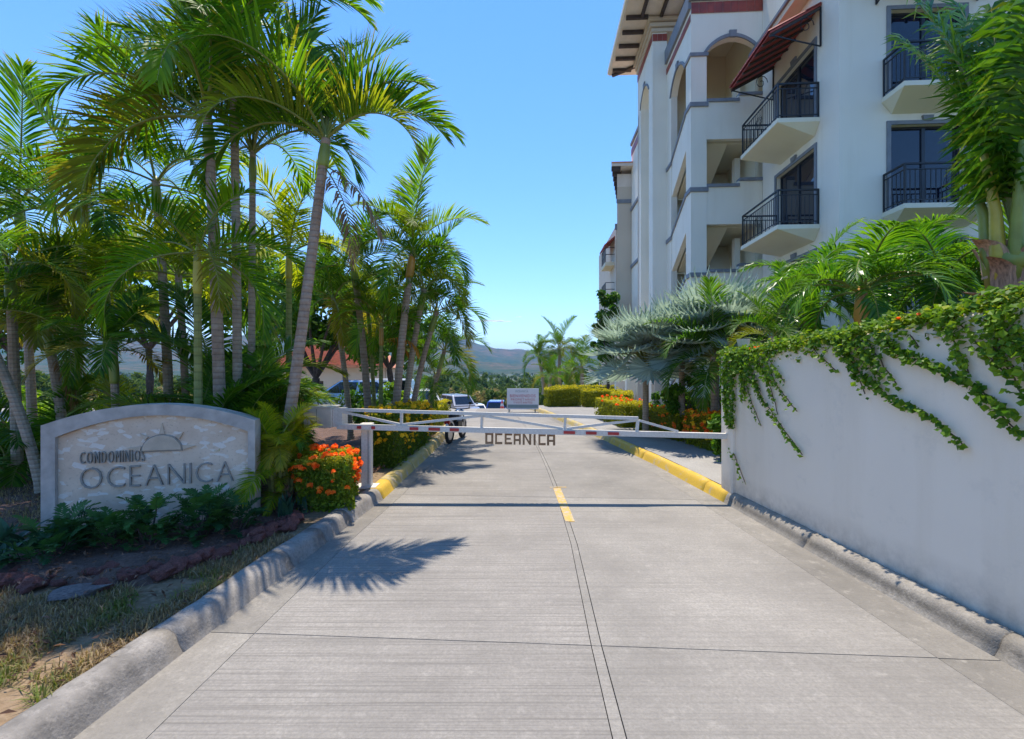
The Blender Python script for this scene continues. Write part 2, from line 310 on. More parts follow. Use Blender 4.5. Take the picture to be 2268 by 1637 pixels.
# ------------------------------------------------------------------ foliage generators
def frond_mesh(name, L, e0, droop, nl=30, ll=.55, lw=.035, V=38, seed=0, grav=.22, age=0.0, mats=None, tipage=.5, start=.16, rr=.018, side=0.0):
    rnd = random.Random(seed); mb = MB(); K = 16
    pts = [Vector((0,0,0))]; dirs = []
    for i in range(K):
        t = (i+.5)/K; e = R(e0 - droop * t**1.25); d = Vector((math.cos(e), side*t*.5, math.sin(e))).normalized(); dirs.append(d)
        pts.append(pts[-1] + d*L/K)
    dirs.append(dirs[-1])
    mb.tube(pts, [rr*(1.25-1.1*i/K) for i in range(K+1)], 5, 1, True, .5, age)
    for i in range(nl):
        t = start + (1-start)*(i+.3)/nl
        k = t*K; a = min(int(k), K-1); P0 = pts[a].lerp(pts[a+1], k-a); T = dirs[a].lerp(dirs[min(a+1,K)], k-a).normalized()
        Sd = Vector((0,1,0)); Sd = (Sd - T*Sd.dot(T)).normalized(); Nn = T.cross(Sd)
        if Nn.z < 0 and e0 > -60 and abs(T.z) < .9: pass
        for sgn in (-1, 1):
            al = R(lerp(74, 22, t**1.3) + rnd.uniform(-7, 7)); v = R(V*(1-.45*t) + rnd.uniform(-12, 12))
            d = (T*math.cos(al) + Sd*sgn*math.sin(al)*math.cos(v) + Nn*math.sin(al)*math.sin(v)).normalized()
            ln = ll*(.35 + .65*math.sin(math.pi*min(1, .18+.82*t*.95)))*rnd.uniform(.85, 1.1)
            if t > .93: ln *= .75
            wd = lw*rnd.uniform(.8, 1.15)*(.75 + .25*math.sin(math.pi*t))
            seg = 3; p = P0.copy(); vs = []; ages = []; tn = rnd.random()
            ga = grav*rnd.uniform(.6, 1.5)
            la = age if age > 0 else (rnd.uniform(.1, .9)*tipage if rnd.random() < tipage*.6 else 0)
            for s_ in range(seg+1):
                f = s_/seg; wv = (T - d*T.dot(d)); wv = wv.normalized() if wv.length > 1e-4 else Sd
                ww = wd*(.35, 1, .72, .02)[s_]*.5
                vs += [p - wv*ww, p + wv*ww]; ages += [min(1, age + la*f*f)]*2
                p = p + d*ln/seg; d = (d + Vector((0,0,-1))*ga).normalized()
            mb.add(vs, [(2*s_, 2*s_+1, 2*s_+3, 2*s_+2) for s_ in range(seg)], 0, tn, ages)
    return mb.mesh(name, mats)

SPEC = {}
def species(key, leaf, e0s=(82,66,50,34,16,-6), drs=(46,80,104,118,120,96), nv=4, **k):
    out = []
    for i, (e, d) in enumerate(zip(e0s, drs)):
        out.append([frond_mesh('frond', 1.0*k.get('L', 1), e + random.uniform(-4,4), d + random.uniform(-8,8), seed=i*10+j, mats=[M[leaf], M['rachis']],
            **{a: b for a, b in k.items() if a != 'L'}, side=random.uniform(-.25,.25), age=(.0, .0, .0, .04 + .06*i)[j]) for j in range(nv)])
    SPEC[key] = out
# lengths are for a frond of 3 m, scaled per palm
species('manila', 'palm', L=3.0, nl=56, ll=.92, lw=.050, V=52, tipage=.8, rr=.024)
species('manila_dark', 'palm_dark', L=3.0, nl=52, ll=.92, lw=.052, V=48, tipage=.65, rr=.024)
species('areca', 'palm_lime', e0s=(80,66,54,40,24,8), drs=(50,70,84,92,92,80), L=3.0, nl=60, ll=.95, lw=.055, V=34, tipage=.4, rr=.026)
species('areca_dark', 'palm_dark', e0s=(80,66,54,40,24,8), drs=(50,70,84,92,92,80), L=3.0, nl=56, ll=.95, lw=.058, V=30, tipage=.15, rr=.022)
species('glossy', 'palm_gloss', nv=3, L=3.0, nl=46, ll=.92, lw=.066, V=40, tipage=.3, rr=.035, grav=.34)
species('upright', 'palm_gloss', nv=3, e0s=(88,86,84,81,78,74), drs=(14,20,28,36,46,60), L=3.0, nl=52, ll=.72, lw=.05, V=30, tipage=.5, rr=.032, grav=.55)
DRYF = [frond_mesh('frond', 3.0, -30-20*j, 45, nl=26, ll=.8, lw=.06, V=10, seed=90+j, grav=.5, mats=[M['dry'], M['rachis']]) for j in range(2)]
ORNF = [frond_mesh('frond', 3.0, 30-10*j, 110, nl=26, ll=.8, lw=.08, V=10, seed=95+j, grav=.5, mats=[M['orange_dry'], M['rachis']]) for j in range(2)]

def palm(name, label, crown, base, r0, r1, sp, n, L, seed=0, trunk='trunk', shaft='shaft', shl=.5, group='palms along the drive', dry=0, orn=0, lo=0, hi=6, cat='palm tree', bend=.25, azs=None):
    rnd = random.Random(seed*7+3); base = Vector(base); c = Vector(crown) - base
    root = thing(name, label, cat, base, 0, group)
    mb = MB(); K = max(8, int(c.length*9)); pts = []; rad = []
    ctrl = Vector((c.x*(.5-bend), c.y*(.5-bend), c.z*.5))
    for i in range(K+1):
        t = i/K; pts.append(ctrl*2*t*(1-t) + c*t*t)
        rr = lerp(r0, r1, t**.8) * (1 + (.022 if i % 2 else 0)) * (1 + .5*max(0, .06-t)/.06); rad.append(rr)
    pts[0] = pts[0] - Vector((0,0,.15))
    mb.tube(pts, rad, 10, 0); mb.build('trunk', M[trunk], root, sm=False)
    tdir = (pts[-1]-pts[-3]).normalized(); mb = MB()
    sp_ = [c + tdir*shl*q for q in (-1.0,-.9,-.6,-.3,0,.14)]
    mb.tube(sp_, [r1*1.0, r1*1.22, r1*1.28, r1*1.1, r1*.8, r1*.4], 10); mb.build('crownshaft', M[shaft], root, sm=True)
    vs = SPEC[sp]
    for k in range(n):
        q = lo + (hi-lo)*(k+rnd.random()*.8)/n; vi = min(int(q), len(vs)-1)
        az = (k*137.5 + seed*41 + rnd.uniform(-14,14)) if azs is None else azs[k % len(azs)] + rnd.uniform(-8,8)
        s_ = L/3.0*rnd.uniform(.85, 1.1)*(1.12 if vi == 0 else 1)
        put(rnd.choice(vs[vi]), 'frond', root, c - tdir*rnd.uniform(0,.12)*shl, (rnd.uniform(-.12,.12), 0, R(az)), s_)
    for k in range(dry):
        put(DRYF[k % 2], 'frond', root, c - tdir*shl*.9, (0, 0, R(rnd.uniform(0,360) if azs is None else -20+rnd.uniform(-20,20))), L/3.0*.75, label='dead brown frond hanging below the crown')
    for k in range(orn):
        put(ORNF[k % 2], 'frond', root, c - tdir*shl*.9, (0, 0, R(-10+k*60)), L/3.0*.85, label='dead orange frond')
    return root

def leaves(mb, pts, nrm, size, rnd, tint=None, age=None, jitter=.8, asp=.55, mi=0):
    """one small folded leaf per point, pointing roughly along its normal"""
    for i, (p, n) in enumerate(zip(pts, nrm)):
        p = Vector(p); n = Vector(n) + Vector((rnd.gauss(0,jitter), rnd.gauss(0,jitter), rnd.gauss(0,jitter)))
        if n.length < 1e-3: n = Vector((0,0,1))
        n.normalize(); a = n.cross(Vector((rnd.gauss(0,1), rnd.gauss(0,1), rnd.gauss(0,1)))).normalized(); b = n.cross(a)
        s_ = size*rnd.uniform(.5, 1.45); tn = rnd.random() if tint is None else tint(p, rnd); ag = 0 if age is None else age(p, rnd)
        mb.add([p - a*s_*.5, p + b*s_*asp*.5 + n*s_*.08, p + a*s_*.5 - n*s_*.12, p - b*s_*asp*.5 + n*s_*.08], [(0,1,2),(0,2,3)], mi, tn, ag)

def clump_points(rnd, centre, rad, nclump, per, shell=.75):
    P, Nn = [], []
    for c in range(nclump):
        d = Vector((rnd.gauss(0,1), rnd.gauss(0,1), rnd.gauss(0,1))).normalized()
        k = rnd.uniform(shell*.6, 1); cc = Vector((centre[0]+d.x*rad[0]*k, centre[1]+d.y*rad[1]*k, centre[2]+d.z*rad[2]*k)); cr = min(rad)*rnd.uniform(.22,.42)
        for i in range(per):
            e = Vector((rnd.gauss(0,1), rnd.gauss(0,1), rnd.gauss(0,1))).normalized()*rnd.random()**.4
            P.append(cc + e*cr); Nn.append((e + Vector((0,0,.5)) + d*.5))
    return P, Nn

def shrub(name, label, loc, rad, mat_, n=900, size=.09, seed=0, cat='shrub', group=None, stem=True, clumps=16, age=None, asp=.55):
    rnd = random.Random(seed); root = thing(name, label, cat, loc, 0, group); mb = MB()
    P, Nn = clump_points(rnd, (0,0,rad[2]*.95), rad, clumps, n//clumps)
    q = [(p, m_) for p, m_ in zip(P, Nn) if p.z > .01]; leaves(mb, [a for a,_ in q], [b for _,b in q], size, rnd, age=age, asp=asp)
    mb.build('foliage', mat_, root, kind='stuff')
    if stem:
        mb = MB()
        for k in range(5):
            a = rnd.uniform(0, 6.28); mb.tube([(0,0,-.1), (math.cos(a)*rad[0]*.3, math.sin(a)*rad[1]*.3, rad[2]*.7), (math.cos(a)*rad[0]*.6, math.sin(a)*rad[1]*.6, rad[2]*1.4)], [.02*max(1,rad[2]), .015*max(1,rad[2]), .005], 5)
        mb.build('stem', M['bark'], root)
    return root

def tree(name, label, base, crown_c, rad, mat_, n=7000, size=.22, seed=0, tr=.16, group=None, fork=None):
    rnd = random.Random(seed); base = Vector(base); c = Vector(crown_c) - base; root = thing(name, label, 'tree', base, 0, group)
    mb = MB(); fk = Vector((c.x*.4, c.y*.4, fork if fork else c.z*.5)); mb.tube([(0,0,-.2), fk*.5 + Vector((.05,0,0)), fk], [tr*1.2, tr, tr*.85], 9)
    for k in range(9):
        a = k*2.4 + rnd.random(); e = Vector((c.x + math.cos(a)*rad[0]*.75, c.y + math.sin(a)*rad[1]*.75, c.z + rnd.uniform(-.5,.6)*rad[2]))
        m_ = fk.lerp(e, .5) + Vector((0,0,.15*rad[2])); mb.tube([fk, m_, e], [tr*.5, tr*.3, tr*.07], 6)
    mb.build('trunk', M['bark'], root)
    mb = MB(); P, Nn = clump_points(rnd, c, rad, 46, n//46); leaves(mb, P, Nn, size, rnd); mb.build('crown', mat_, root, kind='stuff'); return root

# ------------------------------------------------------------------ the ground
def ground_sheet():
    rs = [0] + [2.0*1.16**i for i in range(56)]; na = 96; mb = MB(); vs = [(0,0,-.06)]
    for r in rs[1:]:
        for j in range(na):
            a = 2*math.pi*j/na; x, y = r*math.sin(a), r*math.cos(a); vs.append((x, y, prof(y) - .06 + (noise.noise(Vector((x*.02,y*.02,0)))*1.2 if r > 70 else 0)))
    fs = [(0, 1+(j+1)%na, 1+j) for j in range(na)]
    for i in range(len(rs)-2):
        o, q = 1+i*na, 1+(i+1)*na; fs += [(o+j, o+(j+1)%na, q+(j+1)%na, q+j) for j in range(na)]
    mb.add(vs, fs); return mb.build('ground', M['ground'], kind='structure', sm=True)
ground_sheet()

def hill_mat():
    m, t, p = nodes('dry_forest_hill'); n = tex(t, .005, 8, .7); n2 = tex(t, .03, 5, .65)
    c = mixc(t, ramp(t, n, .38, .62), (.035,.075,.03), (.15,.10,.06)); c = mixc(t, ramp(t, n2, .42, .62, 0, .8), c, (.03,.06,.022))
    t.links.new(c, p.inputs['Base Color']); p.inputs['Roughness'].default_value = 1; p.inputs['Specular IOR Level'].default_value = 0; bump(t, p, n2, 1, 12); return m
M['hill'] = hill_mat()
RIDGE = [(-900,60),(0,60),(400,70),(700,86),(880,92),(960,92),(985,88),(1000,82),(1022,72),(1062,54),(1105,46),(1147,47),(1170,44),(1298,51),(1400,42),(1600,36),(2268,30),(3500,30)]
def hills():
    na, nr = 240, 46; mb = MB(); vs = []
    for i in range(nr):
        f = i/(nr-1); r = 900 + 2300*f
        for j in range(na):
            az = R(lerp(-62, 62, j/(na-1))); u = U0 + F0*math.tan(az); el = interp(RIDGE, u)/F0*math.cos(az)
            x, y = r*math.sin(az), r*math.cos(az); top = 2700*el + 1.8
            h = top*smooth(f/.78) if f < .78 else top*(1-.5*smooth((f-.78)/.22))
            k = noise.fractal(Vector((x*.0022, y*.0022, 3)), 1.0, 2.1, 6); h += k*38*math.sin(math.pi*min(1, f/.78))**1 if f < .78 else 0
            h += noise.fractal(Vector((x*.012, y*.012, 1)), 1.0, 2, 4)*4*min(1, f*3)
            vs.append((x, y, -11 + max(h, -1) if f < .02 else -9 + h))
    fs = [(i*na+j, i*na+j+1, (i+1)*na+j+1, (i+1)*na+j) for i in range(nr-1) for j in range(na-1)]
    mb.add(vs, fs); mb.build('hill', M['hill'], kind='structure', sm=True)
hills()

KL = [(-4,-2.52),(2.2,-2.16),(4.1,-2.0),(6.3,-1.80),(10.9,-1.72),(14.5,-1.86),(16,-2.3)]
KR = [(-4,3.47),(2.86,3.04),(6.2,2.88),(8.5,2.72),(11.4,2.38),(15,1.85),(19.4,1.10),(21.5,.55)]
GL = [(-4,-1.98),(2.2,-1.78),(4.46,-1.72),(6.1,-1.58),(11,-1.5),(21.5,-1.6)]
GR = [(-4,2.78),(2.4,2.67),(4.4,2.63),(8.3,2.46),(11.4,2.10),(15,1.6),(19.4,.88),(21.5,.35)]
CL = [(-4,.36),(2.2,.475),(5.4,.645),(8.5,.63),(11.2,.57),(14.5,.40),(18,.15),(21.5,-.3)]
def cw(y): return .072 - .002*y
def strip(xl, xr, y0, y1, dz=0.0, th=.08, mi_mat=None, name='road_slab', parent=None, sk=0.0, gap=.0035, zf=prof):
    n = max(2, int((y1-y0)/1.2)); top = []
    for i in range(n+1):
        y = lerp(y0+gap, y1-gap, i/n)
        for x in (xl(y)+gap, xr(y)-gap): top.append((x, y - sk*x, zf(y) + dz))
    m = len(top); vs = top + [(a, b, c-th) for a, b, c in top]
    fs = [(2*i, 2*i+1, 2*i+3, 2*i+2) for i in range(n)]
    per = [2*i for i in range(n+1)] + [2*i+1 for i in range(n, -1, -1)]
    fs += [(per[i], per[(i+1) % len(per)], per[(i+1) % len(per)]+m, per[i]+m) for i in range(len(per))]
    mb = MB(); mb.add(vs, fs); return mb.build(name, mi_mat, parent)
road = thing('road', None, None, kind='structure')
f_ = lambda pts: (lambda y: interp(pts, y))
JY = [-13.9, -10.6, -7.3, -4, -.45, 3.0, 6.45, 9.9, 13.35, 16.8, 20.2, 21.5]
for a, b in zip(JY, JY[1:]):
    strip(f_(GL), f_(CL), a, b, 0, .08, M['road_l'], 'road_slab', road, .06)
    strip(lambda y: interp(CL,y)+cw(y), f_(GR), a, b, 0, .08, M['road_r'], 'road_slab', road, .06)
    strip(f_(CL), lambda y: interp(CL,y)+cw(y), a, b, -.002, .08, M['road_r'], 'centre_strip', road, .06, .0025)
    if b <= 16.9: strip(lambda y: interp(KL,y)-.05, f_(GL), a, b, -.003, .08, M['gutter'], 'gutter', road, .06, .0035)
    strip(f_(GR), lambda y: interp(KR,y)+.05, a, b, -.003, .08, M['gutter'], 'gutter', road, .06, .0035)
mb = MB(); mb.add([(-2.6,-13.9,-.03),(3.6,-13.9,-.03),(3.0,20,-.035),(-2.2,20,-.035)], [(0,1,2,3)]); mb.build('joint_bed', M['bedding'], road)
# painted T on the centre joint
def paint_strip(pts, w0, name):
    mb = MB(); vs = []
    for y in pts:
        c = interp(CL, y)+cw(y)*.55; vs += [(c-w0[0], y-.06*c, .004), (c+w0[1], y-.06*c, .004)]
    mb.add(vs, [(2*i,2*i+1,2*i+3,2*i+2) for i in range(len(pts)-1)]); return mb.build(name, M['yellow_line'], road)
paint_strip([5.42,5.7,6.0,6.3,6.6,6.93], (.045,.065), 'yellow_line'); paint_strip([6.97,7.01], (.09,.16), 'yellow_line')

# unseen street, added behind the viewpoint to bounce warm light onto the facing walls
street = thing('street', None, None, kind='structure')
for i in range(-5, 5):
    MB().box(i*8+.01, i*8+7.99, -31, -14.0, -.08, -.004).build('road_slab', M['road_r'], street)
# parking court beyond the crest
mb = MB(); vs = []; ys = [14.0+1.5*i for i in range(24)]
for y in ys: vs += [(-26, y, prof(y)-.008), (4.2 if y < 21 else 7.0, y, prof(y)-.008)]
mb.add(vs, [(2*i,2*i+1,2*i+3,2*i+2) for i in range(len(ys)-1)]); mb.build('parking_court', M['park'], kind='structure')

# kerbs
def kerb(line, side, y0, y1, matf, name, h=.15, wd=.2, yjoint=1.5, joints=None):
    root = thing(name, None, None, kind='structure')
    prf = [(-.05,-.07),(-.012,0),(.012,h*.30),(.030,h*.6),(.052,h*.82),(.082,h*.95),(.115,h),(wd-.03,h*1.0),(wd,h*.9),(wd,-.07)]
    js = joints or [y0 + yjoint*i for i in range(int((y1-y0)/yjoint)+1)] + [y1]
    for a, b in zip(js, js[1:]):
        if b-a < .1: continue
        n = max(2, int((b-a)/.12)); vs = []; m = len(prf)
        for i in range(n+1):
            y = lerp(a+.005, b-.005, i/n); x = interp(line, y)
            for px, pz in prf:
                wob = .011*noise.noise(Vector((x*3, y*2.3, pz*9))) + .006*noise.noise(Vector((x*11, y*9, pz*20)))
                vs.append((x + side*(px+wob), y, pz + prof(y) + wob*.6))
        fs = [(i*m+j, (i+1)*m+j, (i+1)*m+(j+1)%m, i*m+(j+1)%m) for i in range(n) for j in range(m)]
        fs += [tuple(range(m)), tuple(n*m+j for j in range(m-1,-1,-1))]
        if side < 0: fs = [tuple(reversed(q)) for q in fs]
        MB().add(vs, fs).build('kerb_block', matf((a+b)/2), root, sm=True)
    return root
kerb(KL, -1, -13.9, 16, lambda y: M['yellow_paint'] if 6.3 < y < 6.9 else M['yellow_old'] if y > 6.3 else M['kerb'], 'kerb', .15, .22, joints=[-13.9,-10.6,-7.3,-4,-1.2,.9,2.9,4.15,4.75,5.35,6.32,6.85,8.2,9.6,10.9,12.3,13.7,15.0,16])
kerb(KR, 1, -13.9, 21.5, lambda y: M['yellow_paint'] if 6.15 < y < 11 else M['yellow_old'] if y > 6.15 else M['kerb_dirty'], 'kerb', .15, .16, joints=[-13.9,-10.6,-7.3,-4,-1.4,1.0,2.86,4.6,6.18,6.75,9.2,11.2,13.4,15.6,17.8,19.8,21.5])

# pavement to the right beyond the wall
walk = thing('pavement', None, None, kind='structure')
for a, b in zip([6.2,8.6,11.0,13.4,15.8,18.2,20.6], [8.6,11.0,13.4,15.8,18.2,20.6,23.0]):
    strip(lambda y: interp(KR,y)+.15, lambda y: 5.2 if y < 15 else 9, a, b, .146, .12, M['walk'], 'paving_slab', walk, 0, .005)
# lawn and planting bed on the left, flat beds on the right
mb = MB(); xs = [-42,-20,-12,-8,-6,-5,-4.2,-3.5,-3.0]; ys = [-13.6+.8*i for i in range(36)]; nx = len(xs)+1; vs = []
for y in ys:
    for x in xs + [interp(KL, y) - .2]: vs.append((x, y, .115 + .025*noise.noise(Vector((x*1.3, y*1.3, 0)))))
mb.add(vs, [(i*nx+j, i*nx+j+1, (i+1)*nx+j+1, (i+1)*nx+j) for i in range(len(ys)-1) for j in range(nx-1)]); mb.build('lawn', M['lawn'], kind='structure', sm=True)
def bed(poly, z, name, m_, th=.2): return MB().prism(poly, z-th, z).build(name, m_, kind='structure')
def lumpy(x0, x1f, y0, y1, z, name, m_, step=.14, amp=.05):
    mb = MB(); ny = int((y1-y0)/step); nx = 22; vs = []
    for i in range(ny+1):
        y = lerp(y0, y1, i/ny); a, b = (x0(y), x1f(y))
        for j in range(nx+1):
            x = lerp(a, b, j/nx); e = min(1, min(i, ny-i, j, nx-j)/2)
            vs.append((x, y, z + (amp*(.5+noise.noise(Vector((x*4, y*4, 2)))) + .02)*e - .05*(1-e)))
    mb.add(vs, [(i*(nx+1)+j, i*(nx+1)+j+1, (i+1)*(nx+1)+j+1, (i+1)*(nx+1)+j) for i in range(ny) for j in range(nx)]); return mb.build(name, m_, kind='structure', sm=True)
BEDF = [(-9,3.75),(-4.2,3.5),(-3.4,3.45),(-2.9,3.55),(-2.6,4.1),(-2.45,4.7)]
lumpy(lambda y: -8.0 if y > 3.75 else -4.4, lambda y: interp([(3.4,-2.95),(3.6,-2.75),(4.1,-2.52),(4.8,-2.32),(6,-2.1),(14,-2.0)], y), 3.4, 13.8, .135, 'planting_bed', M['soil'])
bed([(5.0,8.0),(10.5,8.0),(10,22),(4.3,22)], .13, 'side_bed', M['soil'])

# ------------------------------------------------------------------ retaining wall
def wallx(y): return 2.99 + .0703*(6.13-y)
WP = [(-3, 2.5), (2.86, 2.235), (3.6,2.16), (4.6,2.07), (6.13, 1.98)]
def wallz(y): return interp(WP, y)
rw = thing('retaining_wall', 'white rendered retaining wall along the right kerb under the climbing vine', 'wall')
mb = MB(); ys = [-3+.3*i for i in range(31)]; ys = [y for y in ys if y < 6.0] + [6.1]; vs = []
for y in ys:
    x = wallx(y); vs += [(x, y, 0), (x, y, wallz(y)-.03), (x+.02, y, wallz(y)), (x+.22, y, wallz(y)), (x+.22, y, 0)]
n = len(ys); mb.add(vs, [(i*5+j, i*5+(j+1), (i+1)*5+j+1, (i+1)*5+j) for i in range(n-1) for j in range(4)] + [(0,4,3,2,1), tuple((n-1)*5+j for j in range(5))]); mb.build('wall', M['wallwhite'], rw)
mb = MB().box(2.945, 3.235, 6.104, 6.42, 0, 1.985); bevel(mb.build('end_pier', M['wallwhite'], rw), .02)
MB().box(3.235, 9.0, 6.2, 6.4, 0, 1.80).build('return_wall', M['wallwhite'], rw)
MB().prism([(3.42,-3),(9,-3),(9,6.19),(3.23,6.19)], 1.3, 1.78).build('raised_bed', M['soil'], kind='structure')

# ------------------------------------------------------------------ apartment building
BX, BY = 8.7, 12.1
TH = math.atan(.053)
bld = thing('apartment_building', 'white four storey apartment building with arched stair tower, iron balconies and red tile trim', 'building', (BX, BY, 0), -TH)
def B(mb, name, m_, parent=bld, **k): return mb.build(name, M[m_] if isinstance(m_, str) else m_, parent, **k)
def wall_holes(f, s0, s1, z0, z1, holes, depth=.22):
    ss = sorted({s0, s1, *[h[0] for h in holes], *[h[1] for h in holes]}); zs = sorted({z0, z1, *[h[2] for h in holes], *[h[3] for h in holes]}); mb = MB()
    for a, b in zip(ss, ss[1:]):
        for c, d in zip(zs, zs[1:]):
            sm, zm = (a+b)/2, (c+d)/2
            if any(h[0] < sm < h[1] and h[2] < zm < h[3] for h in holes): continue
            mb.add([f(a,c,0), f(b,c,0), f(b,d,0), f(a,d,0)], [(0,1,2,3)])
    for a, b, c, d in holes:
        for p, q in (((a,c),(b,c)), ((b,c),(b,d)), ((b,d),(a,d)), ((a,d),(a,c))):
            mb.add([f(*p,0), f(*q,0), f(*q,depth), f(*p,depth)], [(0,3,2,1)])
    return mb
fc = lambda s, z, d: (s, d, z)              # camera-facing face y = 0
fr = lambda s, z, d: (d, s, z)              # road-facing face x = 0
HOLC = [(1.30,3.15,z,z+2.28) for z in (2.95,5.98,9.02)]
HOLR = [(1.05,3.15,z,z+2.24) for z in (2.95,5.98,9.02)]
B(wall_holes(fc, 0, 12, 0, 16, HOLC), 'wall', 'white')
B(wall_holes(fr, 0, 4.1, 0, 16, HOLR), 'wall', 'white')
MB().box(.3, 12, 10, 30, 0, 16).build('wall', M['white'], bld)
MB().box(.02, 12, .02, 29.9, 16.003, 16.2).build('roof', M['terracotta'], bld)
B(MB().box(.35, 4.0, .35, .4, 0, 15.9), 'interior_wall', 'cream')
def opening(f, s0, s1, z0, z1, n=2, d=.12):
    fr_ = MB(); w_ = .055
    for a, b, c, e in ((s0,s0+w_,z0,z1),(s1-w_,s1,z0,z1),(s0+w_,s1-w_,z1-w_,z1),(s0+w_,s1-w_,z0,z0+w_)):
        fr_.extr([(a,c),(b,c),(b,e),(a,e)], f, d, d+.06)
    for k in range(1, n):
        q = lerp(s0, s1, k/n); fr_.extr([(q-.045,z0+w_),(q+.045,z0+w_),(q+.045,z1-w_),(q-.045,z1-w_)], f, d-.01, d+.06)
    w_o = B(fr_, 'window', 'alum')
    for k in range(n):
        a, b = lerp(s0, s1, k/n), lerp(s0, s1, (k+1)/n)
        MB().extr([(a+.03,z0+.03),(b-.03,z0+.03),(b-.03,z1-.03),(a+.03,z1-.03)], f, d+.025+.004*k, d+.045+.004*k).build('pane', M['glass'], w_o)
    t = MB(); g = .10
    for a, b, c, e in ((s0-g,s0,z0,z1+g),(s1,s1+g,z0,z1+g),(s0,s1,z1,z1+g)): t.extr([(a,c),(b,c),(b,e),(a,e)], f, -.035, .002)
    q = (s0+s1)/2; t.extr([(q-.11,z1+g-.02),(q+.11,z1+g-.02),(q+.14,z1+g+.12),(q-.14,z1+g+.12)], f, -.06, .002)
    B(t, 'window_trim', 'greytrim')
for s0, s1, z0, z1 in HOLC: opening(fc, s0, s1, z0, z1)
for s0, s1, z0, z1 in HOLR: opening(fr, s0, s1, z0, z1)
def balcony(f, s0, s1, z, pr):
    mb = MB()  # tapering slab: thin nosing, underside splayed back to the wall
    for poly in ([(s0,z-.12),(s1,z-.12),(s1,z),(s0,z)],): mb.extr(poly, f, -pr, -.003)
    a, b = [f(s0,z-.12,-pr), f(s1,z-.12,-pr), f(s1,z-.12,-.003), f(s0,z-.12,-.003)], [f(s0+.25,z-.42,-.003), f(s1-.25,z-.42,-.003)]
    mb.add(a + b, [(0,1,5,4), (1,2,5), (3,0,4)])
    bo = B(mb, 'balcony', 'warm'); h = 1.0; ins = .05
    rail = MB(); c = [(s0+ins,-.02), (s0+ins,-pr+ins), (s1-ins,-pr+ins), (s1-ins,-.02)]
    for hh, r_ in ((h,.022),(h-.14,.012),(.1,.012)):
        for p, q in zip(c, c[1:]): rail.bar(f(p[0],z+hh,p[1]), f(q[0],z+hh,q[1]), r_)
    for p in c: rail.bar(f(p[0],z,p[1]), f(p[0],z+h+.02,p[1]), .02)
    rail.build('railing', M['iron'], bo)
    for p, q in zip(c, c[1:]):
        L_ = math.hypot(q[0]-p[0], q[1]-p[1]); n = int(L_/.12)
        for k in range(1, n):
            a = lerp(p[0],q[0],k/n), lerp(p[1],q[1],k/n); MB().bar(f(a[0],z+.1,a[1]), f(a[0],z+h-.14,a[1]), .008).build('baluster', M['iron'], bo)
    orn = MB(); cx, cd = (s0+s1)/2, -pr+ins
    for q in (0, 1, 2):
        pts = [f(cx + .22*math.cos(t_*.45 + q*2.1)*(1-t_*.045), z + .48 + .22*math.sin(t_*.45 + q*2.1)*(1-t_*.045), cd-.012) for t_ in range(14)]
        orn.tube(pts, .007, 5)
    orn.build('scroll', M['iron'], bo)
for z in (2.9, 5.93, 8.97):
    balcony(fr, .82, 3.15, z, 1.18); balcony(fc, 1.08, 3.4, z, .75)
# tiled awning over the upper road-side door
def awning(f, s0, s1, zt, zb, pr):
    g = lambda s, k, lift: f(s, lerp(zt, zb, k) + lift, -.02 - (pr-.02)*k)
    mb = MB(); vs = [g(s0,0,0), g(s1,0,0), g(s1,1,0), g(s0,1,0)] + [g(s0,0,-.05), g(s1,0,-.05), g(s1,1,-.05), g(s0,1,-.05)]
    mb.add(vs, [(3,2,1,0),(4,5,6,7),(0,1,5,4),(1,2,6,5),(2,3,7,6),(3,0,4,7)]); aw = B(mb, 'awning', 'awning')
    n, rows = 15, 4
    for i in range(n):
        for r_ in range(rows):
            a = lerp(s0, s1, (i+.5)/n); w_ = (s1-s0)/n*.56; k0, k1 = r_/rows-.0, (r_+1)/rows+.04; t = MB(); vs = []
            for k, q in ((k0, .03), (k1, .05)):
                for j in range(5):
                    an = math.pi*j/4; vs.append(g(a - math.cos(an)*w_, k, q*.4 + math.sin(an)*(w_*.7) + (1-k)*.0 + .006*r_))
            t.add(vs, [(j, j+1, j+6, j+5) for j in range(4)] + [(0,1,2,3,4), (9,8,7,6,5)]); t.build('roof_tile', M['awning'], aw)
    rf = MB()
    for i in range(7):
        a = lerp(s0+.05, s1-.05, i/6); rf.bar(g(a,0,-.085), g(a,1,-.085), .03)
    rf.build('rafter', M['rafter'], aw)
    for s in (s0+.03, s1-.03):
        br = MB(); br.bar(f(s,zt-.1,-.03), f(s,zb-.45,-.03), .018); br.bar(f(s,zb-.45,-.03), f(s,zb-.1,-pr*.95), .014); br.bar(g(s,0,-.13), g(s,1,-.13), .014)
        c0 = (zt*.45+zb*.55-.18, -pr*.3)
        pts = [f(s, c0[0] + .26*math.sin(t_*.5)*(1-t_*.05), c0[1] + .22*math.cos(t_*.5)*(1-t_*.05)) for t_ in range(18)]; br.tube(pts, .012, 5)
        br.build('bracket', M['iron'], aw)
awning(fr, .72, 3.35, 12.12, 11.38, 1.42); awning(fc, .9, 3.5, 12.45, 11.9, .9)
# cornice of the main face
mb = MB().box(-.42, -.003, -.42, 4.09, 12.72, 12.9).box(-.003, 12, -.42, -.003, 12.72, 12.9); B(mb, 'cornice', 'cream')
B(MB().box(-.50, -.003, -.50, 4.09, 12.903, 13.0).box(-.003, 12, -.50, -.003, 12.903, 13.0), 'cornice_cap', 'greytrim')

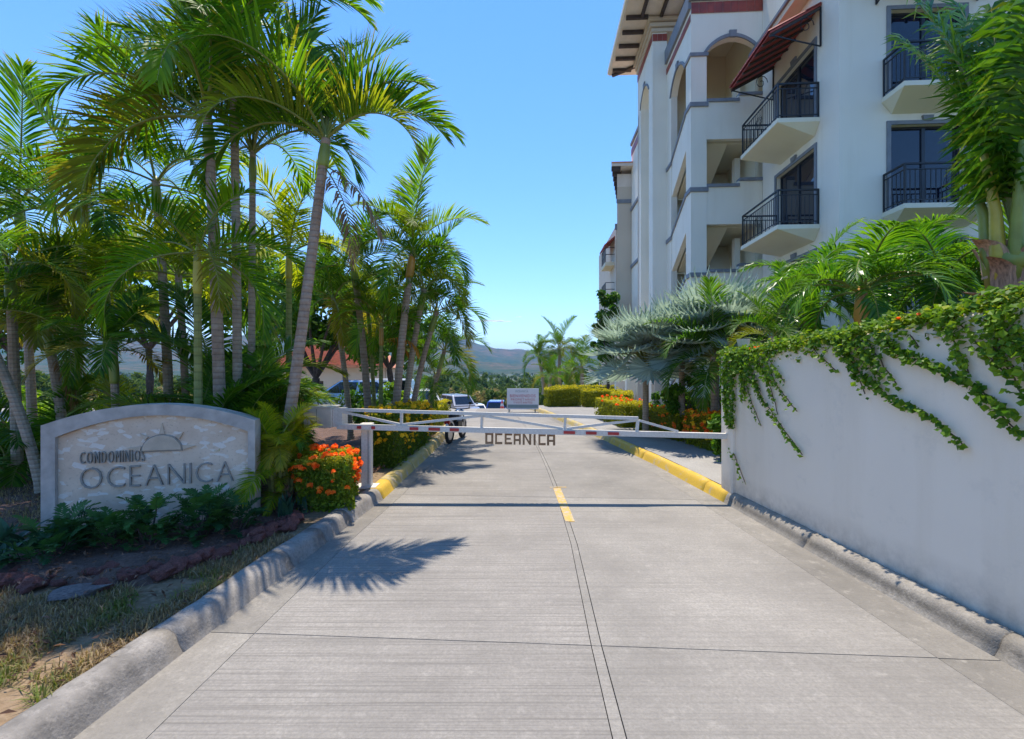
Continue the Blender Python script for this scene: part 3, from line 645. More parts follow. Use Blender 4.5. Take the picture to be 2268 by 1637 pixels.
def arch_poly(a, b, zs, rise, n=14):
    return [(lerp(a, b, i/n), zs + rise*math.sin(math.pi*i/n)**.75) for i in range(n+1)]
def arch_wall(mb, f, s0, s1, zt, a, b, zs, rise, d0, d1, mi=0, zbot=None):
    P = arch_poly(a, b, zs, rise)
    for (x0, y0), (x1, y1) in zip(P, P[1:]): mb.extr([(x0,y0),(x1,y1),(x1,zt),(x0,zt)], f, d0, d1, mi)
    zb = zs if zbot is None else zbot
    if a > s0: mb.extr([(s0,zb),(a,zb),(a,zt),(s0,zt)], f, d0, d1, mi)
    if b < s1: mb.extr([(b,zb),(s1,zb),(s1,zt),(b,zt)], f, d0, d1, mi)
def arch_trim(mb, f, a, b, zs, rise, d0, d1, w_=.12):
    P, Q = arch_poly(a, b, zs, rise), arch_poly(a-w_, b+w_, zs, rise+w_)
    for i in range(len(P)-1): mb.extr([P[i], P[i+1], Q[i+1], Q[i]], f, d0, d1)
    c = (a+b)/2; mb.extr([(c-.1,zs+rise-.02),(c+.1,zs+rise-.02),(c+.13,zs+rise+.22),(c-.13,zs+rise+.22)], f, d0-.02, d1)
# stair tower: camera face at y = 4.1, road face at x = -2.5
ty0, ty1, tx = 4.1, 7.1, -2.5
f1 = lambda s, z, d: (s, ty0 + d, z)
f2 = lambda s, z, d: (tx + d, s, z)
mb = MB(); mb.box(tx, -1.95, ty0, ty0+.55, 0, 13.15)                      # corner column
arch_wall(mb, f1, tx, -.003, 15.2, -1.95, -.02, 13.15, .52, 0, .25)       # arch over the top opening
mb.box(tx, tx+.25, 6.5, ty1, 0, 13.0)                                     # rear pier
arch_wall(mb, f2, ty0+.251, ty1, 15.2, ty0+.56, 6.5, 13.0, .6, 0, .25)
B(mb, 'stair_tower', 'white')
mb = MB(); arch_trim(mb, f1, -1.95, -.14, 13.15, .52, -.05, -.002); arch_trim(mb, f2, ty0+.62, 6.5, 13.0, .6, -.05, -.002, .1)
mb.box(tx-.05, -1.9, ty0-.05, ty0-.003, 13.02, 13.14).box(tx-.05, tx-.003, ty0-.003, ty0+.6, 13.02, 13.14); B(mb, 'arch_trim', 'greytrim')
mb = MB()
for z in (11.22, 8.17, 5.12, 2.07):
    mb.box(tx-.05, -1.9, ty0-.05, ty0-.003, z, z+.15).box(tx-.05, tx-.003, ty0-.003, ty0+.6, z, z+.15); mb.box(tx-.05, tx-.003, 6.45, ty1+.05, z-1.05, z-.9)
B(mb, 'column_band', 'greytrim')
par, cap, intr = MB(), MB(), MB()
for zt in (11.5, 8.45, 5.4, 2.35):
    par.box(-1.95, -.85, ty0+.02, ty0+.2, zt-1.45, zt-.12).box(-.85, -.003, ty0+.02, ty0+.2, zt-1.45, zt+.08)
    B(MB().box(-1.95, -.80, ty0-.03, ty0+.25, zt-.118, zt-.01).box(-.80, -.003, ty0-.03, ty0+.25, zt+.082, zt+.19), 'parapet_cap', 'greytrim'); cap = MB()
    par.extr([(ty0+.56,zt-1.5),(6.5,zt-2.6),(6.5,zt-1.2),(ty0+.56,zt-.22)], f2, .03, .22)
    cap.extr([(ty0+.56,zt-.218),(6.5,zt-1.198),(6.5,zt-1.09),(ty0+.56,zt-.11)], f2, -.02, .26); B(cap, 'parapet_cap', 'greytrim')
    intr.add([(-2.2,ty0+.3,zt-1.35),(-1.1,ty0+.3,zt-1.35),(-1.1,6.6,zt-2.5),(-2.2,6.6,zt-2.5)] + [(-2.2,ty0+.3,zt-1.5),(-1.1,ty0+.3,zt-1.5),(-1.1,6.6,zt-2.65),(-2.2,6.6,zt-2.65)], [(0,1,2,3),(7,6,5,4),(0,4,5,1),(1,5,6,2),(2,6,7,3),(3,7,4,0)])
    intr.box(-1.09, -.1, ty0+.3, ty1, zt-1.5, zt-1.35); intr.box(-2.2, -.1, 6.61, ty1-.01, zt-2.7, zt-2.55)
    intr.add([(-1.0,ty0+1.4,zt-1.35),(-.1,ty0+1.4,zt-1.35),(-.1,6.9,zt+1.5),(-1.0,6.9,zt+1.5),(-1.0,ty0+1.4,zt-1.5),(-.1,ty0+1.4,zt-1.5),(-.1,6.9,zt+1.3),(-1.0,6.9,zt+1.3)], [(0,1,2,3),(7,6,5,4),(0,4,5,1),(1,5,6,2),(2,6,7,3),(3,7,4,0)])
B(par, 'parapet', 'white'); B(intr, 'stair_flight', 'cream')
mb = MB().box(-2.49, -.003, ty1-.12, ty1-.003, 0, 15.1).box(-.12, -.004, ty0+.3, ty1-.13, 0, 15.1); B(mb, 'stair_inner_wall', 'cream')
B(MB().box(-2.49, -.003, ty0+.252, ty1-.13, 14.9, 15.05), 'stair_ceiling', 'cream')
for zt in (11.5, 8.45, 5.4): 
    B(MB().box(-1.15, -.55, ty1-.17, ty1-.122, zt-1.3, zt+.9), 'door', 'door'); B(MB().box(-.5, -.3, 5.2, 5.45, zt-1.4, zt+1.4), 'pillar', 'white')
def tile_band(f, s0, s1, z0, z1, n, d=-.03):
    tb = B(MB().extr([(s0,z0),(s1,z0),(s1,z1),(s0,z1)], f, d+.012, -.002), 'tile_band', 'grout')
    for k in range(n):
        a, b = lerp(s0, s1, k/n)+.006, lerp(s0, s1, (k+1)/n)-.006
        MB().extr([(a,z0+.008),(b,z0+.008),(b,z1-.008),(a,z1-.008)], f, d-.006*((k*7) % 3)*.3, d+.011).build('tile', M['redtile'], tb)
tile_band(f1, tx, -.003, 14.55, 14.95, 9); tile_band(f2, ty0, ty1, 14.30, 14.55, 9)
B(MB().box(tx-.10, -.003, ty0-.10, ty0-.003, 15.0, 15.2).box(tx-.10, tx-.003, ty0-.003, ty1, 14.75, 15.2).box(tx-.1, -.003, ty0-.1, ty1, 15.203, 15.32), 'tower_coping', 'greytrim')
# second tower with the wide eave
t2 = -3.1; f3 = lambda s, z, d: (t2 + d, s, z); f4 = lambda s, z, d: (s, 7.1 + d, z)
mb = MB(); mb.box(t2, tx, 7.1, 7.5, 0, 16.6); mb.box(t2+.45, t2+.55, 7.5, 9.9, 0, 15); arch_wall(mb, f3, 7.501, 9.9, 16.6, 7.75, 9.3, 14.1, .55, 0, .45)
mb.box(t2, t2+.45, 7.501, 7.75, 0, 14.1).box(t2, t2+.45, 9.3, 9.9, 0, 14.1).box(t2, 0, 9.6, 9.9, 0, 14.05); B(mb, 'eave_tower', 'white')
mb = MB(); arch_trim(mb, f3, 7.75, 9.3, 14.1, .55, -.04, -.002, .08); B(mb, 'arch_trim', 'greytrim')
tile_band(f4, t2, tx, 15.75, 16.05, 3); tile_band(f3, 7.1, 9.9, 15.75, 16.05, 8)
mb = MB()
for i, (z, p) in enumerate(((16.12,.06),(16.3,.14),(16.5,.22))): mb.box(t2-p, tx+.6, 7.1-p, 9.9, z, z+.15)
B(mb, 'cornice', 'beige')
B(MB().box(-4.35, .3, 5.8, 10.8, 16.72, 16.80), 'soffit', 'soffit'); B(MB().box(-4.42, .3, 5.73, 10.87, 16.803, 17.02), 'fascia', 'white')
mb = MB().add([(-4.42,5.73,17.023),(.3,5.73,17.023),(.3,10.87,17.023),(-4.42,10.87,17.023),(-1.8,8.3,18.2)], [(0,1,4),(1,2,4),(2,3,4),(3,0,4)]); B(mb, 'roof', 'terracotta')
for y in (6.9,7.75,8.6,9.45,10.3): B(MB().box(-4.25, t2-.24, y-.06, y+.06, 16.58, 16.718), 'rafter', 'rafter')
for x in (-3.6,-2.8,-2.0): B(MB().box(x-.06, x+.06, 5.9, 6.86, 16.58, 16.718), 'rafter', 'rafter')
B(MB().bar((-4.2,10.7,16.65), (-3.15,10.0,16.65), .06), 'rafter', 'rafter')
# set-back bay and the far wings
f5 = lambda s, z, d: (-2.85 + d, s, z)
B(MB().box(-2.85, .3, 9.9, 12.6, 0, 14.0), 'wall', 'white'); tile_band(f5, 9.95, 12.55, 13.4, 13.75, 6)
for z in (13.95, 10.4, 7.3, 4.3): B(MB().box(-2.93, -2.853, 9.95, 12.55, z, z+.15), 'wall_band', 'greytrim')
wing = [(-3.62,12.65),(-2.35,17.5),(3,17.5),(3,12.65)]
B(MB().prism(wing, 0, 11.8), 'wing', 'beige'); B(MB().box(-3.66, -2.3, 12.60, 12.647, 10.9, 11.1), 'wall_band', 'greytrim')
B(MB().prism(wing, 11.803, 12.5), 'wing_frieze', 'soffit')
ev = [(-4.0,12.2),(-2.7,17.7),(3.2,17.7),(3.2,12.2)]; B(MB().prism(ev, 12.75, 12.9), 'wing_eave', 'soffit'); B(MB().prism(ev, 12.903, 12.98), 'wing_roof', 'terracotta')
for k in range(9):
    t = k/8; x, y = lerp(-4.0,-2.75,t), lerp(12.3,17.6,t); B(MB().box(x+.02, x+.5, y-.07, y+.07, 12.52, 12.745), 'rafter', 'rafter')
B(MB().box(-2.78, 3, 17.8, 26, 0, 11.3), 'wing', 'beige'); B(MB().box(-2.86, 3, 17.74, 17.795, 11.0, 11.4), 'wall_band', 'greytrim')
for z in (9.05, 6.7):
    bo = B(MB().box(-3.4, -2.783, 18.4, 20.2, z-.25, z), 'balcony', 'cream'); rl = MB()
    for hh in (.5, .95): rl.bar((-3.37,18.4,z+hh),(-3.37,20.2,z+hh),.02).bar((-3.37,18.4,z+hh),(-2.79,18.4,z+hh),.02)
    for k in range(9): rl.bar((-3.37,lerp(18.4,20.2,k/8),z),(-3.37,lerp(18.4,20.2,k/8),z+.95),.012)
    rl.build('railing', M['iron'], bo)
mb = MB().add([(-2.783,18.2,10.75),(-2.783,20.4,10.75),(-3.5,20.4,10.15),(-3.5,18.2,10.15),(-2.783,18.2,10.65),(-2.783,20.4,10.65),(-3.5,20.4,10.05),(-3.5,18.2,10.05)], [(0,1,2,3),(7,6,5,4),(0,4,5,1),(1,5,6,2),(2,6,7,3),(3,7,4,0)]); B(mb, 'awning', 'awning')
# entrance porch at the foot: pillars on stone bases
for (u, Y, wd, m_) in ((1372,23,.42,'white'),(1422,17.2,.42,'beige'),(1462,16.8,.5,'beige'),(1398,21,.5,'white')):
    p = at(u, 818, Y); q = bld.matrix_basis.inverted() @ Vector((p.x, p.y, 0))
    B(MB().box(q.x-wd/2, q.x+wd/2, q.y-wd/2, q.y+wd/2, .5, 3.6), 'pillar', m_); B(MB().box(q.x-wd*.75, q.x+wd*.75, q.y-wd*.75, q.y+wd*.75, 0, .5), 'pillar_base', 'beige')
q = MB(); st = []
pl = B(MB().box(-3.2, -.5, 3.2, 3.5, 0, .86), 'plinth', 'grout')
for r_ in range(4):
    for k in range(7):
        a = -3.2 + 2.7*(k + (.5 if r_ % 2 else 0))/7.5; MB().box(a+.012, a+.34, 3.17, 3.215, .02+r_*.21, .2+r_*.21).build('stone', M['brick'], pl)

# ------------------------------------------------------------------ monument sign
sa, sb_ = Vector((-4.62, 4.46, 0)), Vector((-2.79, 4.94, 0)); sv = sb_ - sa; SW = sv.length; srot = math.atan2(sv.y, sv.x)
sign = thing('monument_sign', 'low arched stone entrance sign with a half sun and raised lettering', 'sign', sa, srot)
fs_ = lambda s, z, d: (s, d, z)
def sarch(x0, x1, zs, za, n=18): return [(lerp(x0,x1,i/n), zs + (za-zs)*(1-((i/n-.5)*2)**2)) for i in range(n+1)]
outer = [(0,0)] + [(SW,0)] + list(reversed(sarch(0, SW, 1.25, 1.44)))
fw = .115; inner = list(reversed(sarch(fw, SW-fw*.6, 1.13, 1.325)))
mb = MB(); P, Q = sarch(0, SW, 1.25, 1.44), sarch(fw, SW-fw*.6, 1.13, 1.325)
for i in range(18): mb.extr([Q[i], Q[i+1], P[i+1], P[i]], fs_, 0, .22)
mb.extr([(0,-.05),(fw,-.05),Q[0],P[0]], fs_, 0, .22).extr([(SW-fw*.6,-.05),(SW,-.05),P[-1],Q[-1]], fs_, 0, .22)
mb.build('frame', M['signframe'], sign)
mb = MB(); mb.extr([(fw+.001,-.05),(SW-fw*.6-.001,-.05)] + [(a, b-.001) for a, b in inner], fs_, .045, .2); panel = mb.build('panel', M['trav'], sign)
def text_mesh(ch, size, ext, offs=0):
    cu = bpy.data.curves.new('t', 'FONT'); cu.body = ch; cu.size = size; cu.extrude = ext; cu.offset = offs; cu.resolution_u = 3; cu.bevel_depth = 0
    o = bpy.data.objects.new('t', cu); COL.objects.link(o); dg = bpy.context.evaluated_depsgraph_get(); me = bpy.data.meshes.new_from_object(o.evaluated_get(dg))
    bpy.data.objects.remove(o); bpy.data.curves.remove(cu); return me
def spell(word, parent, x0, x1, z0, h, y, ext, m_, offs=0, gp=.16, wmax=None, slope=0, name='letter', fixed=None):
    ms = [text_mesh(c, 1, ext, offs) for c in word]; bb = []
    for me in ms:
        xs = [v.co.x for v in me.vertices]; ysv = [v.co.y for v in me.vertices]; bb.append((min(xs), max(xs), min(ysv), max(ysv)))
    tot = sum(b[1]-b[0] for b in bb) + gp*(len(word)-1); sx = (x1-x0)/tot; x = x0
    for me, b, c in zip(ms, bb, word):
        sz = h/max(.01, (b[3]-b[2])); me.materials.append(m_); me.name = name
        o = put(me, name, parent, (x - b[0]*sx, y, z0 - b[2]*sz + slope*(x-x0)), (R(90),0,0), (sx, sz, 1)); x += (b[1]-b[0]+gp)*sx
def pan(cx, cy):   # position on the panel from the enlarged view
    return lerp(fw, SW-fw*.6, (cx-495)/(2165-495)), 0
spell('OCEANICA', sign, .305, 1.674, .598, .213, .034, .013, M['letter'], -.022)
spell('CONDOMINIOS', sign, .305, .856, .852, .118, .034, .013, M['letter'], -.014, .3)
# carved half sun with five rays
scx, scz = 1.01, .957
ell = lambda r, a: (scx + r*.176*math.cos(a), scz + r*.158*math.sin(a))
bevel(MB().extr([ell(1, math.pi*i/18) for i in range(19)], fs_, .02, .05).build('sun_disc', M['sunstone'], sign), .006)
mb = MB()
for i in range(18):
    a, b = math.pi*i/18, math.pi*(i+1)/18; mb.extr([ell(1.01,a), ell(1.01,b), ell(1.06,b), ell(1.06,a)], fs_, .03, .05)
mb.box(scx-.186, scx+.186, .03, .05, scz-.012, scz-.001); mb.build('sun_outline', M['letter'], sign)
for a, l0, l1 in ((7,.19,.31),(43,.188,.265),(90,.172,.285),(137,.188,.265),(173,.19,.31)):
    c, q_ = math.cos(R(a)), math.sin(R(a)); px, pz = -q_, c
    MB().extr([(scx+c*l0+px*.024, scz+q_*l0+pz*.024),(scx+c*l0-px*.024, scz+q_*l0-pz*.024),(scx+c*l1, scz+q_*l1)], fs_, .025, .05).build('sun_ray', M['sunstone'], sign)

# ------------------------------------------------------------------ barrier gate
px_, py_ = -2.06, 6.47
gate = thing('barrier_gate', 'white steel barrier boom across the drive with red bands and hanging brown letters', 'barrier', (px_, py_, .14))
L0 = gate.location
def g_(u, v, Y=6.42): p = at(u, v, Y); return p - L0
bevel(MB().box(-.07, .07, -.05, .05, 0, .86).build('post', M['steel'], gate), .008); bevel(MB().box(-.085, .085, -.06, .06, .863, .90).build('post_cap', M['steel'], gate), .01)
MB().box(-.15, .15, -.12, .12, -.01, .015).build('base_plate', M['steel'], gate)
MB().box(.028, .034, -.056, -.0505, .05, .8).build('post_seam', M['alum'], gate)
Yb = 6.36; bl, brr = g_(748, 944.5, Yb), g_(1620, 966, Yb-.1)
boom = MB().bar(bl, brr, .036).build('boom', M['steel'], gate)
def onboom(u): t = (u-748)/(1620-748); return bl.lerp(brr, t)
top0, top1 = g_(742, 907, Yb), g_(1413, 926.5, Yb-.08)
def ontop(u): return top0.lerp(top1, (u-742)/(1413-742))
MB().bar(top0, top1, .022).build('top_rail', M['steel'], gate)
up = Vector((0,0,.036)); dn = Vector((0,0,-.022))
for u in (891,1070,1254,1413): MB().bar(onboom(u)+up, ontop(u)+dn, .016 if u < 1400 else .022).build('strut', M['steel'], gate)
for (ua, ta), (ub, tb) in (((758,1),(889,0)),((893,0),(1067,1)),((1073,1),(1250,0)),((1258,0),(1408,1)),((1415,1),(1503,0))):
    a = ontop(ua)+dn*1.3 if ta else onboom(ua)+up*1.3; b = ontop(ub)+dn*1.3 if tb else onboom(ub)+up*1.3; MB().bar(a, b, .016).build('brace', M['steel'], gate)
c0, c1 = g_(672, 948, 6.30), g_(752, 903, 6.30)
cb = MB().box(c0.x, c0.x+.385, c0.y, c0.y+.30, c0.z, c1.z).build('counterweight_box', M['cab'], gate); bevel(cb, .006)
MB().box(c0.x+.388, c1.x+.02, c0.y+.04, c0.y+.26, c0.z+.01, c1.z-.02).build('mounting_plate', M['steel'], cb)
MB().box(c0.x-.01, c0.x+.40, c0.y-.012, c0.y+.31, c1.z+.002, c1.z+.014).build('lid', M['steel'], cb)
MB().box(c0.x+.18, c0.x+.184, c0.y-.003, c0.y-.0005, c0.z+.02, c1.z-.02).build('panel_seam', M['alum'], cb)
for u0, u1 in ((794,803),(826,834),(911,930),(953,978),(1000,1020),(1251,1276),(1300,1323),(1348,1372),(1612,1621)):
    a, b = onboom(u0), onboom(u1); 
    mb = MB().bar(a, b, .0375) if u0 > 1600 else MB().bar(a + Vector((0,-.037,.004)), b + Vector((0,-.037,.004)), .016).bar(a+Vector((0,-.0375,-.004)), b+Vector((0,-.0375,-.004)), .0145)
    mb.build('red_band', M['redband'], gate)
# hanging letters, cut from flat boards
GL_ = {'O': [(0,0,1,.2),(0,.8,1,1),(0,.2,.26,.8),(.74,.2,1,.8)], 'C': [(0,0,1,.2),(0,.8,1,1),(0,.2,.26,.8)], 'E': [(0,0,1,.2),(0,.8,1,1),(0,.2,.26,.8),(.26,.42,.8,.58)],
       'A': [(0,.8,1,1),(0,0,.26,.8),(.74,0,1,.8),(.26,.32,.74,.5)], 'N': [(0,0,.24,1),(.76,0,1,1)], 'I': [(.25,0,.75,1)]}
u_ = 1078; lh = .155
for ch, (ua, ub) in zip('OCEANICA', ((1078,1096),(1100,1116),(1121,1138),(1141,1157),(1161,1180),(1183,1192),(1196,1212),(1215,1233))):
    a, b = onboom(ua), onboom(ub); wd = b.x - a.x; zt = a.z - .037; mb = MB()
    for x0, z0, x1, z1 in GL_[ch]: mb.box(a.x + x0*wd, a.x + x1*wd, a.y-.012, a.y+.012, zt - lh + z0*lh, zt - lh + z1*lh - .001)
    if ch == 'N': mb.extr([(a.x+wd*.24,zt-.002),(a.x+wd*.24,zt-lh*.3),(a.x+wd*.76,zt-lh+.002),(a.x+wd*.76,zt-lh*.7)], lambda s,z,d: (s,a.y+d,z), -.011, .011)
    mb.build('letter', M['wood'], gate)
# notice board on two legs beyond the barrier
nb = thing('notice_board', 'white notice board with red lettering standing on two legs at the crest of the drive', 'sign', (at(1158,0,19.2).x, 19.2, 0), R(-2))
w_ = .67; z0, z1 = .12, 1.0
bevel(MB().box(-w_, w_, -.02, .02, z0, z1).build('board', M['signwhite'], nb), .004)
for x in (-.58, .52): MB().box(x-.025, x+.025, .021, .06, -.35, z1-.05).build('leg', M['signgrey'], nb)
MB().box(-w_+.03, w_-.03, -.0235, -.0205, z0+.06, z0+.2).build('footer_band', M['signgrey'], nb)
spell('OCEANICA', nb, -.32, .22, .84, .08, -.022, .002, M['signgrey'])
spell('BIENVENIDOS', nb, -.54, .54, .63, .12, -.022, .002, M['signred']); spell('PROPIETARIOS', nb, -.5, .5, .49, .09, -.022, .002, M['signred']); spell('Y VISITANTES'.replace(' ', ''), nb, -.4, .4, .37, .08, -.022, .002, M['signred'])

# ------------------------------------------------------------------ left-hand palms
GP = 'palms in the bed left of the drive'
def P_(u, v, Y): return at(u, v, Y)
def gb(u, Y, z=.1): p = at(u, V0, Y); return (p.x, p.y, z)
def lp(label, uc, vc, ub, Y, r0, r1, sp, n, L, seed, Yb=None, **k): return palm('palm_tree', label, P_(uc, vc, Y), gb(ub, Yb or Y), r0, r1, sp, n, L, seed, group=k.pop('group', GP), **k)
lp('tall slender palm with bare leaning trunk and dead brown fronds, nearest the drive', 722, 308, 612, 5.6, .074, .054, 'manila', 14, 1.82, 3, dry=2, shl=.35, bend=-.06, hi=3.8, azs=[95,30,150,70,200,-5,130,18,165,-105,8,-18,185,-125])
lp('tall palm whose long arched frond hangs out over the far left of the sign', 460, 265, 492, 5.7, .078, .055, 'manila', 13, 2.3, 11, shl=.4, hi=4.2, azs=[120,60,183,-30,170,100,150,-62,190,172,-72,20,178])
lp('slim palm with a green crownshaft between the two tallest trunks', 560, 335, 556, 6.4, .052, .04, 'manila', 11, 1.9, 5, shl=.45, hi=4.0, trunk='trunk_grey')
lp('tallest palm with a yellow crownshaft, its crown cut by the top of the picture', 516, 60, 528, 6.0, .062, .046, 'manila', 13, 2.2, 8, shl=.5, hi=4.0, azs=[100,50,250,-40,280,20,75,300,130,0,-60,150,-80], shaft='shaft_y', trunk='trunk_grey')
lp('short palm with a bright yellow-green ringed trunk behind the sign', 437, 560, 440, 5.4, .05, .04, 'manila', 9, 1.45, 17, trunk='trunk_green', shaft='shaft_y', lo=1.5)
lp('full crowned palm left of the tall arched one, over the sign', 345, 400, 380, 7.0, .075, .055, 'manila', 9, 1.95, 21, trunk='trunk_grey')
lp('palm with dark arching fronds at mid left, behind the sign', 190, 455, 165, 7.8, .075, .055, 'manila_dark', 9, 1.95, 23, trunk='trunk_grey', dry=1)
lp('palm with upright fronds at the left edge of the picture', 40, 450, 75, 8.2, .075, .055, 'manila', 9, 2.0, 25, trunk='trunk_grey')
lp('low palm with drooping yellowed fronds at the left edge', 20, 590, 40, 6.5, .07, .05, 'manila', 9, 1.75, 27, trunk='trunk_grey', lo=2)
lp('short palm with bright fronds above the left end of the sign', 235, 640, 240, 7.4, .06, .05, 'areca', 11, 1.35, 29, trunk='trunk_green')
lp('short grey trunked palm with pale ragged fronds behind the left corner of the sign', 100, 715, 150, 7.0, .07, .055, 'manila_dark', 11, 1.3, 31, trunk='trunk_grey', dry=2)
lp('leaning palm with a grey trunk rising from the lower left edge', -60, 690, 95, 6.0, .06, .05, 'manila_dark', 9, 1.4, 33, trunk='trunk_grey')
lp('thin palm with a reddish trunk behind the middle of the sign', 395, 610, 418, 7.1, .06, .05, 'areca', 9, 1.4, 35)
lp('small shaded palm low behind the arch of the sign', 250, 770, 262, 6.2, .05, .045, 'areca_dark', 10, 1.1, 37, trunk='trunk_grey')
lp('palm with a pale trunk standing alone behind the left half of the sign', 165, 690, 172, 8.4, .06, .05, 'areca', 9, 1.5, 39, trunk='trunk_grey')
lp('palm with a yellowish shaft half hidden behind the slim palm', 640, 560, 640, 8.6, .06, .05, 'areca', 9, 1.7, 41, trunk='trunk_green', shaft='shaft_y')
# the middle clump by the crest
GC = 'palms clustered beside the parking court'
lp('foremost palm of the cluster by the parking court, orange at its crown', 915, 555, 872, 9.6, .09, .068, 'manila', 12, 1.85, 43, group=GC, shaft='shaft_o', shl=.6)
lp('dark trunked palm leaning left in the cluster by the parking court', 783, 590, 820, 10.2, .088, .065, 'manila_dark', 12, 1.7, 45, group=GC)
lp('pale thin palm leaning left at the outer edge of the cluster by the court', 738, 660, 778, 10.6, .07, .055, 'manila_dark', 10, 1.5, 47, group=GC, trunk='trunk_grey')
lp('palm with a pale trunk just right of the foremost one in the cluster', 940, 640, 890, 10.0, .075, .06, 'manila', 11, 1.6, 49, group=GC, trunk='trunk_grey')
lp('rightmost leaning trunk of the cluster by the parking court', 968, 690, 903, 10.4, .07, .055, 'manila_dark', 11, 1.5, 51, group=GC)
lp('small palm with an orange shaft and a dead orange frond inside the cluster', 845, 715, 843, 9.8, .048, .04, 'manila', 9, 1.25, 53, group=GC, shaft='shaft_o', shl=.5, trunk='trunk_green', orn=2)
lp('thin green stemmed palm in the middle of the cluster', 815, 690, 832, 10.8, .05, .04, 'areca', 10, 1.35, 55, group=GC, trunk='trunk_green')
lp('low dark palm leaning out to the right behind the cluster', 985, 775, 945, 11.2, .06, .048, 'manila_dark', 10, 1.35, 57, group=GC)
lp('small dark palm at the right foot of the cluster', 965, 830, 940, 11.6, .05, .04, 'manila_dark', 9, 1.15, 59, group=GC)
# clumping arecas around the sign
def areca(label, loc, n, L, sp, seed, h=.5, spread=.25, group='feathery clumping palms around the sign', orn=0, az=(0,360)):
    rnd = random.Random(seed); root = thing('clumping_palm', label, 'palm', loc, 0, group); vs = SPEC[sp]; st = MB(); 
    for k in range(n):
        a = rnd.uniform(0, 6.28); r_ = spread*math.sqrt(rnd.random()); p = Vector((math.cos(a)*r_, math.sin(a)*r_, h*rnd.uniform(.5, 1.1)))
        if k % 2 == 0: st.tube([(p.x*.5, p.y*.5, -.05), p], [.025, .018], 6)
        put(rnd.choice(vs[min(5, int(6*k/n))]), 'frond', root, p, (rnd.uniform(-.2,.2), 0, R(rnd.uniform(*az))), L/3*rnd.uniform(.75, 1.15))
    st.build('stem', M['trunk_green'], root); return root
areca('yellow-green clumping palm pouring over the right end of the sign', gb(618, 5.4), 38, .66, 'areca', 61, .9, .13, az=(40,325))
areca('low yellow-green clumping palm between the sign and the flower bush', gb(630, 5.5), 22, .52, 'areca', 62, .42, .14, az=(-100,120))
areca('dark feathery clumping palm right behind the arch of the sign', gb(470, 5.9), 30, 1.3, 'areca_dark', 63, .95, .3, az=(-25,205))
areca('second dark feathery clump leaning over the right corner of the sign', gb(545, 5.9), 26, 1.25, 'areca_dark', 64, .95, .25, az=(-40,190))
areca('lighter feathery clump behind the left corner of the sign', gb(290, 6.7), 18, 1.2, 'areca', 65, .5, .35)
areca('dark feathery clump under the trunks at the far left', gb(60, 7.0), 20, 1.4, 'areca_dark', 66, .5, .4)
areca('tall dark feathery clump between the two tallest trunks', gb(520, 6.9), 24, 1.7, 'areca_dark', 67, 1.4, .4)
areca('tall feathery clump behind the leaning bare trunk', gb(572, 8.2), 18, 1.3, 'areca', 68, 1.1, .35)

# ------------------------------------------------------------------ right-hand palms
GR_ = 'palms in the raised beds right of the drive'
pr_ = palm('palm_tree', 'big palm at the right edge with brown sheathing trunk and thick green leaf stalks', (5.12, 4.6, 3.1), (5.1, 4.65, 1.7), .20, .17, 'upright', 17, 2.75, 71, 'boot', 'shaft', .3, GR_, azs=[90,125,275,300,60,30,-20,0,255,100,80], lo=0, hi=3.6)
for k in range(20):     # dry sheath flaps wrapped round its trunk, tips peeling away
    rq = random.Random(k+50); a = k*2.4; z = .12 + .066*k; h_ = rq.uniform(.28,.5); wd_ = rq.uniform(.55,.8); fl = rq.uniform(.02,.16); tw = rq.uniform(-.5,.5); mb = MB(); vs = []
    for i in range(7):
        t = i/6; ws = wd_*(1 - t**1.6*.93)
        for j in range(5):
            an = a + (j/4-.5)*2*ws + tw*t*t; rr = .197 + .004*(k % 4) + fl*t**2.5 + .012*math.sin(j*2.3+k+i); vs.append((rr*math.cos(an), rr*math.sin(an), z + h_*t*(1-.35*fl/.16*t)))
    mb.add(vs, [(i*5+j, i*5+j+1, (i+1)*5+j+1, (i+1)*5+j) for i in range(6) for j in range(4)], 0, rq.random()); mb.build('leaf_sheath', M['boot2'] if k % 3 else M['boot'], pr_, sm=True)
for k, a in enumerate((150,190,235,280,330)):
    c, s = math.cos(R(a)), math.sin(R(a)); MB().tube([(.12*c,.12*s,.95),(.17*c,.17*s,1.3),(.2*c,.2*s,1.7),(.36*c,.36*s,2.3)], [.075,.065,.05,.03], 8).build('leaf_stalk', M['shaft_y'] if k == 1 else M['shaft'], pr_, sm=True)
def rp(label, uc, vc, Y, sp, n, L, seed, zb=.1, r=.13, **k):
    p = P_(uc, vc, Y); return palm('palm_tree', label, p, (p.x+.05, p.y+.05, zb), r*1.2, r, sp, n, L, seed, group=GR_, **k)
rp('palm with an orange crownshaft and drooping glossy fronds behind the middle of the wall', 1908, 645, 7.4, 'glossy', 15, 1.7, 73, shaft='shaft_o', shl=.62, trunk='boot', lo=1.3, hi=4.6, r=.085)
rp('bushy glossy palm beside the big trunk at the right edge', 2090, 625, 7.6, 'glossy', 14, 1.7, 75, trunk='boot', lo=1.6)
rp('dark glossy palm under the lower window of the white corner', 1985, 590, 10.2, 'glossy', 14, 1.9, 77, trunk='boot', lo=1.3)
rp('glossy palm close against the wall of the lowest balcony', 1790, 650, 10.6, 'glossy', 14, 1.7, 79, trunk='boot', lo=.6)
rp('small palm with light arching fronds left of the orange shafted one', 1745, 700, 9.8, 'glossy', 12, 1.4, 81, trunk='trunk_grey', r=.07)
rp('low palm with pale grey trunk above the vine at the end of the wall', 1710, 745, 7.6, 'manila_dark', 10, 1.0, 83, trunk='trunk_grey', r=.05)
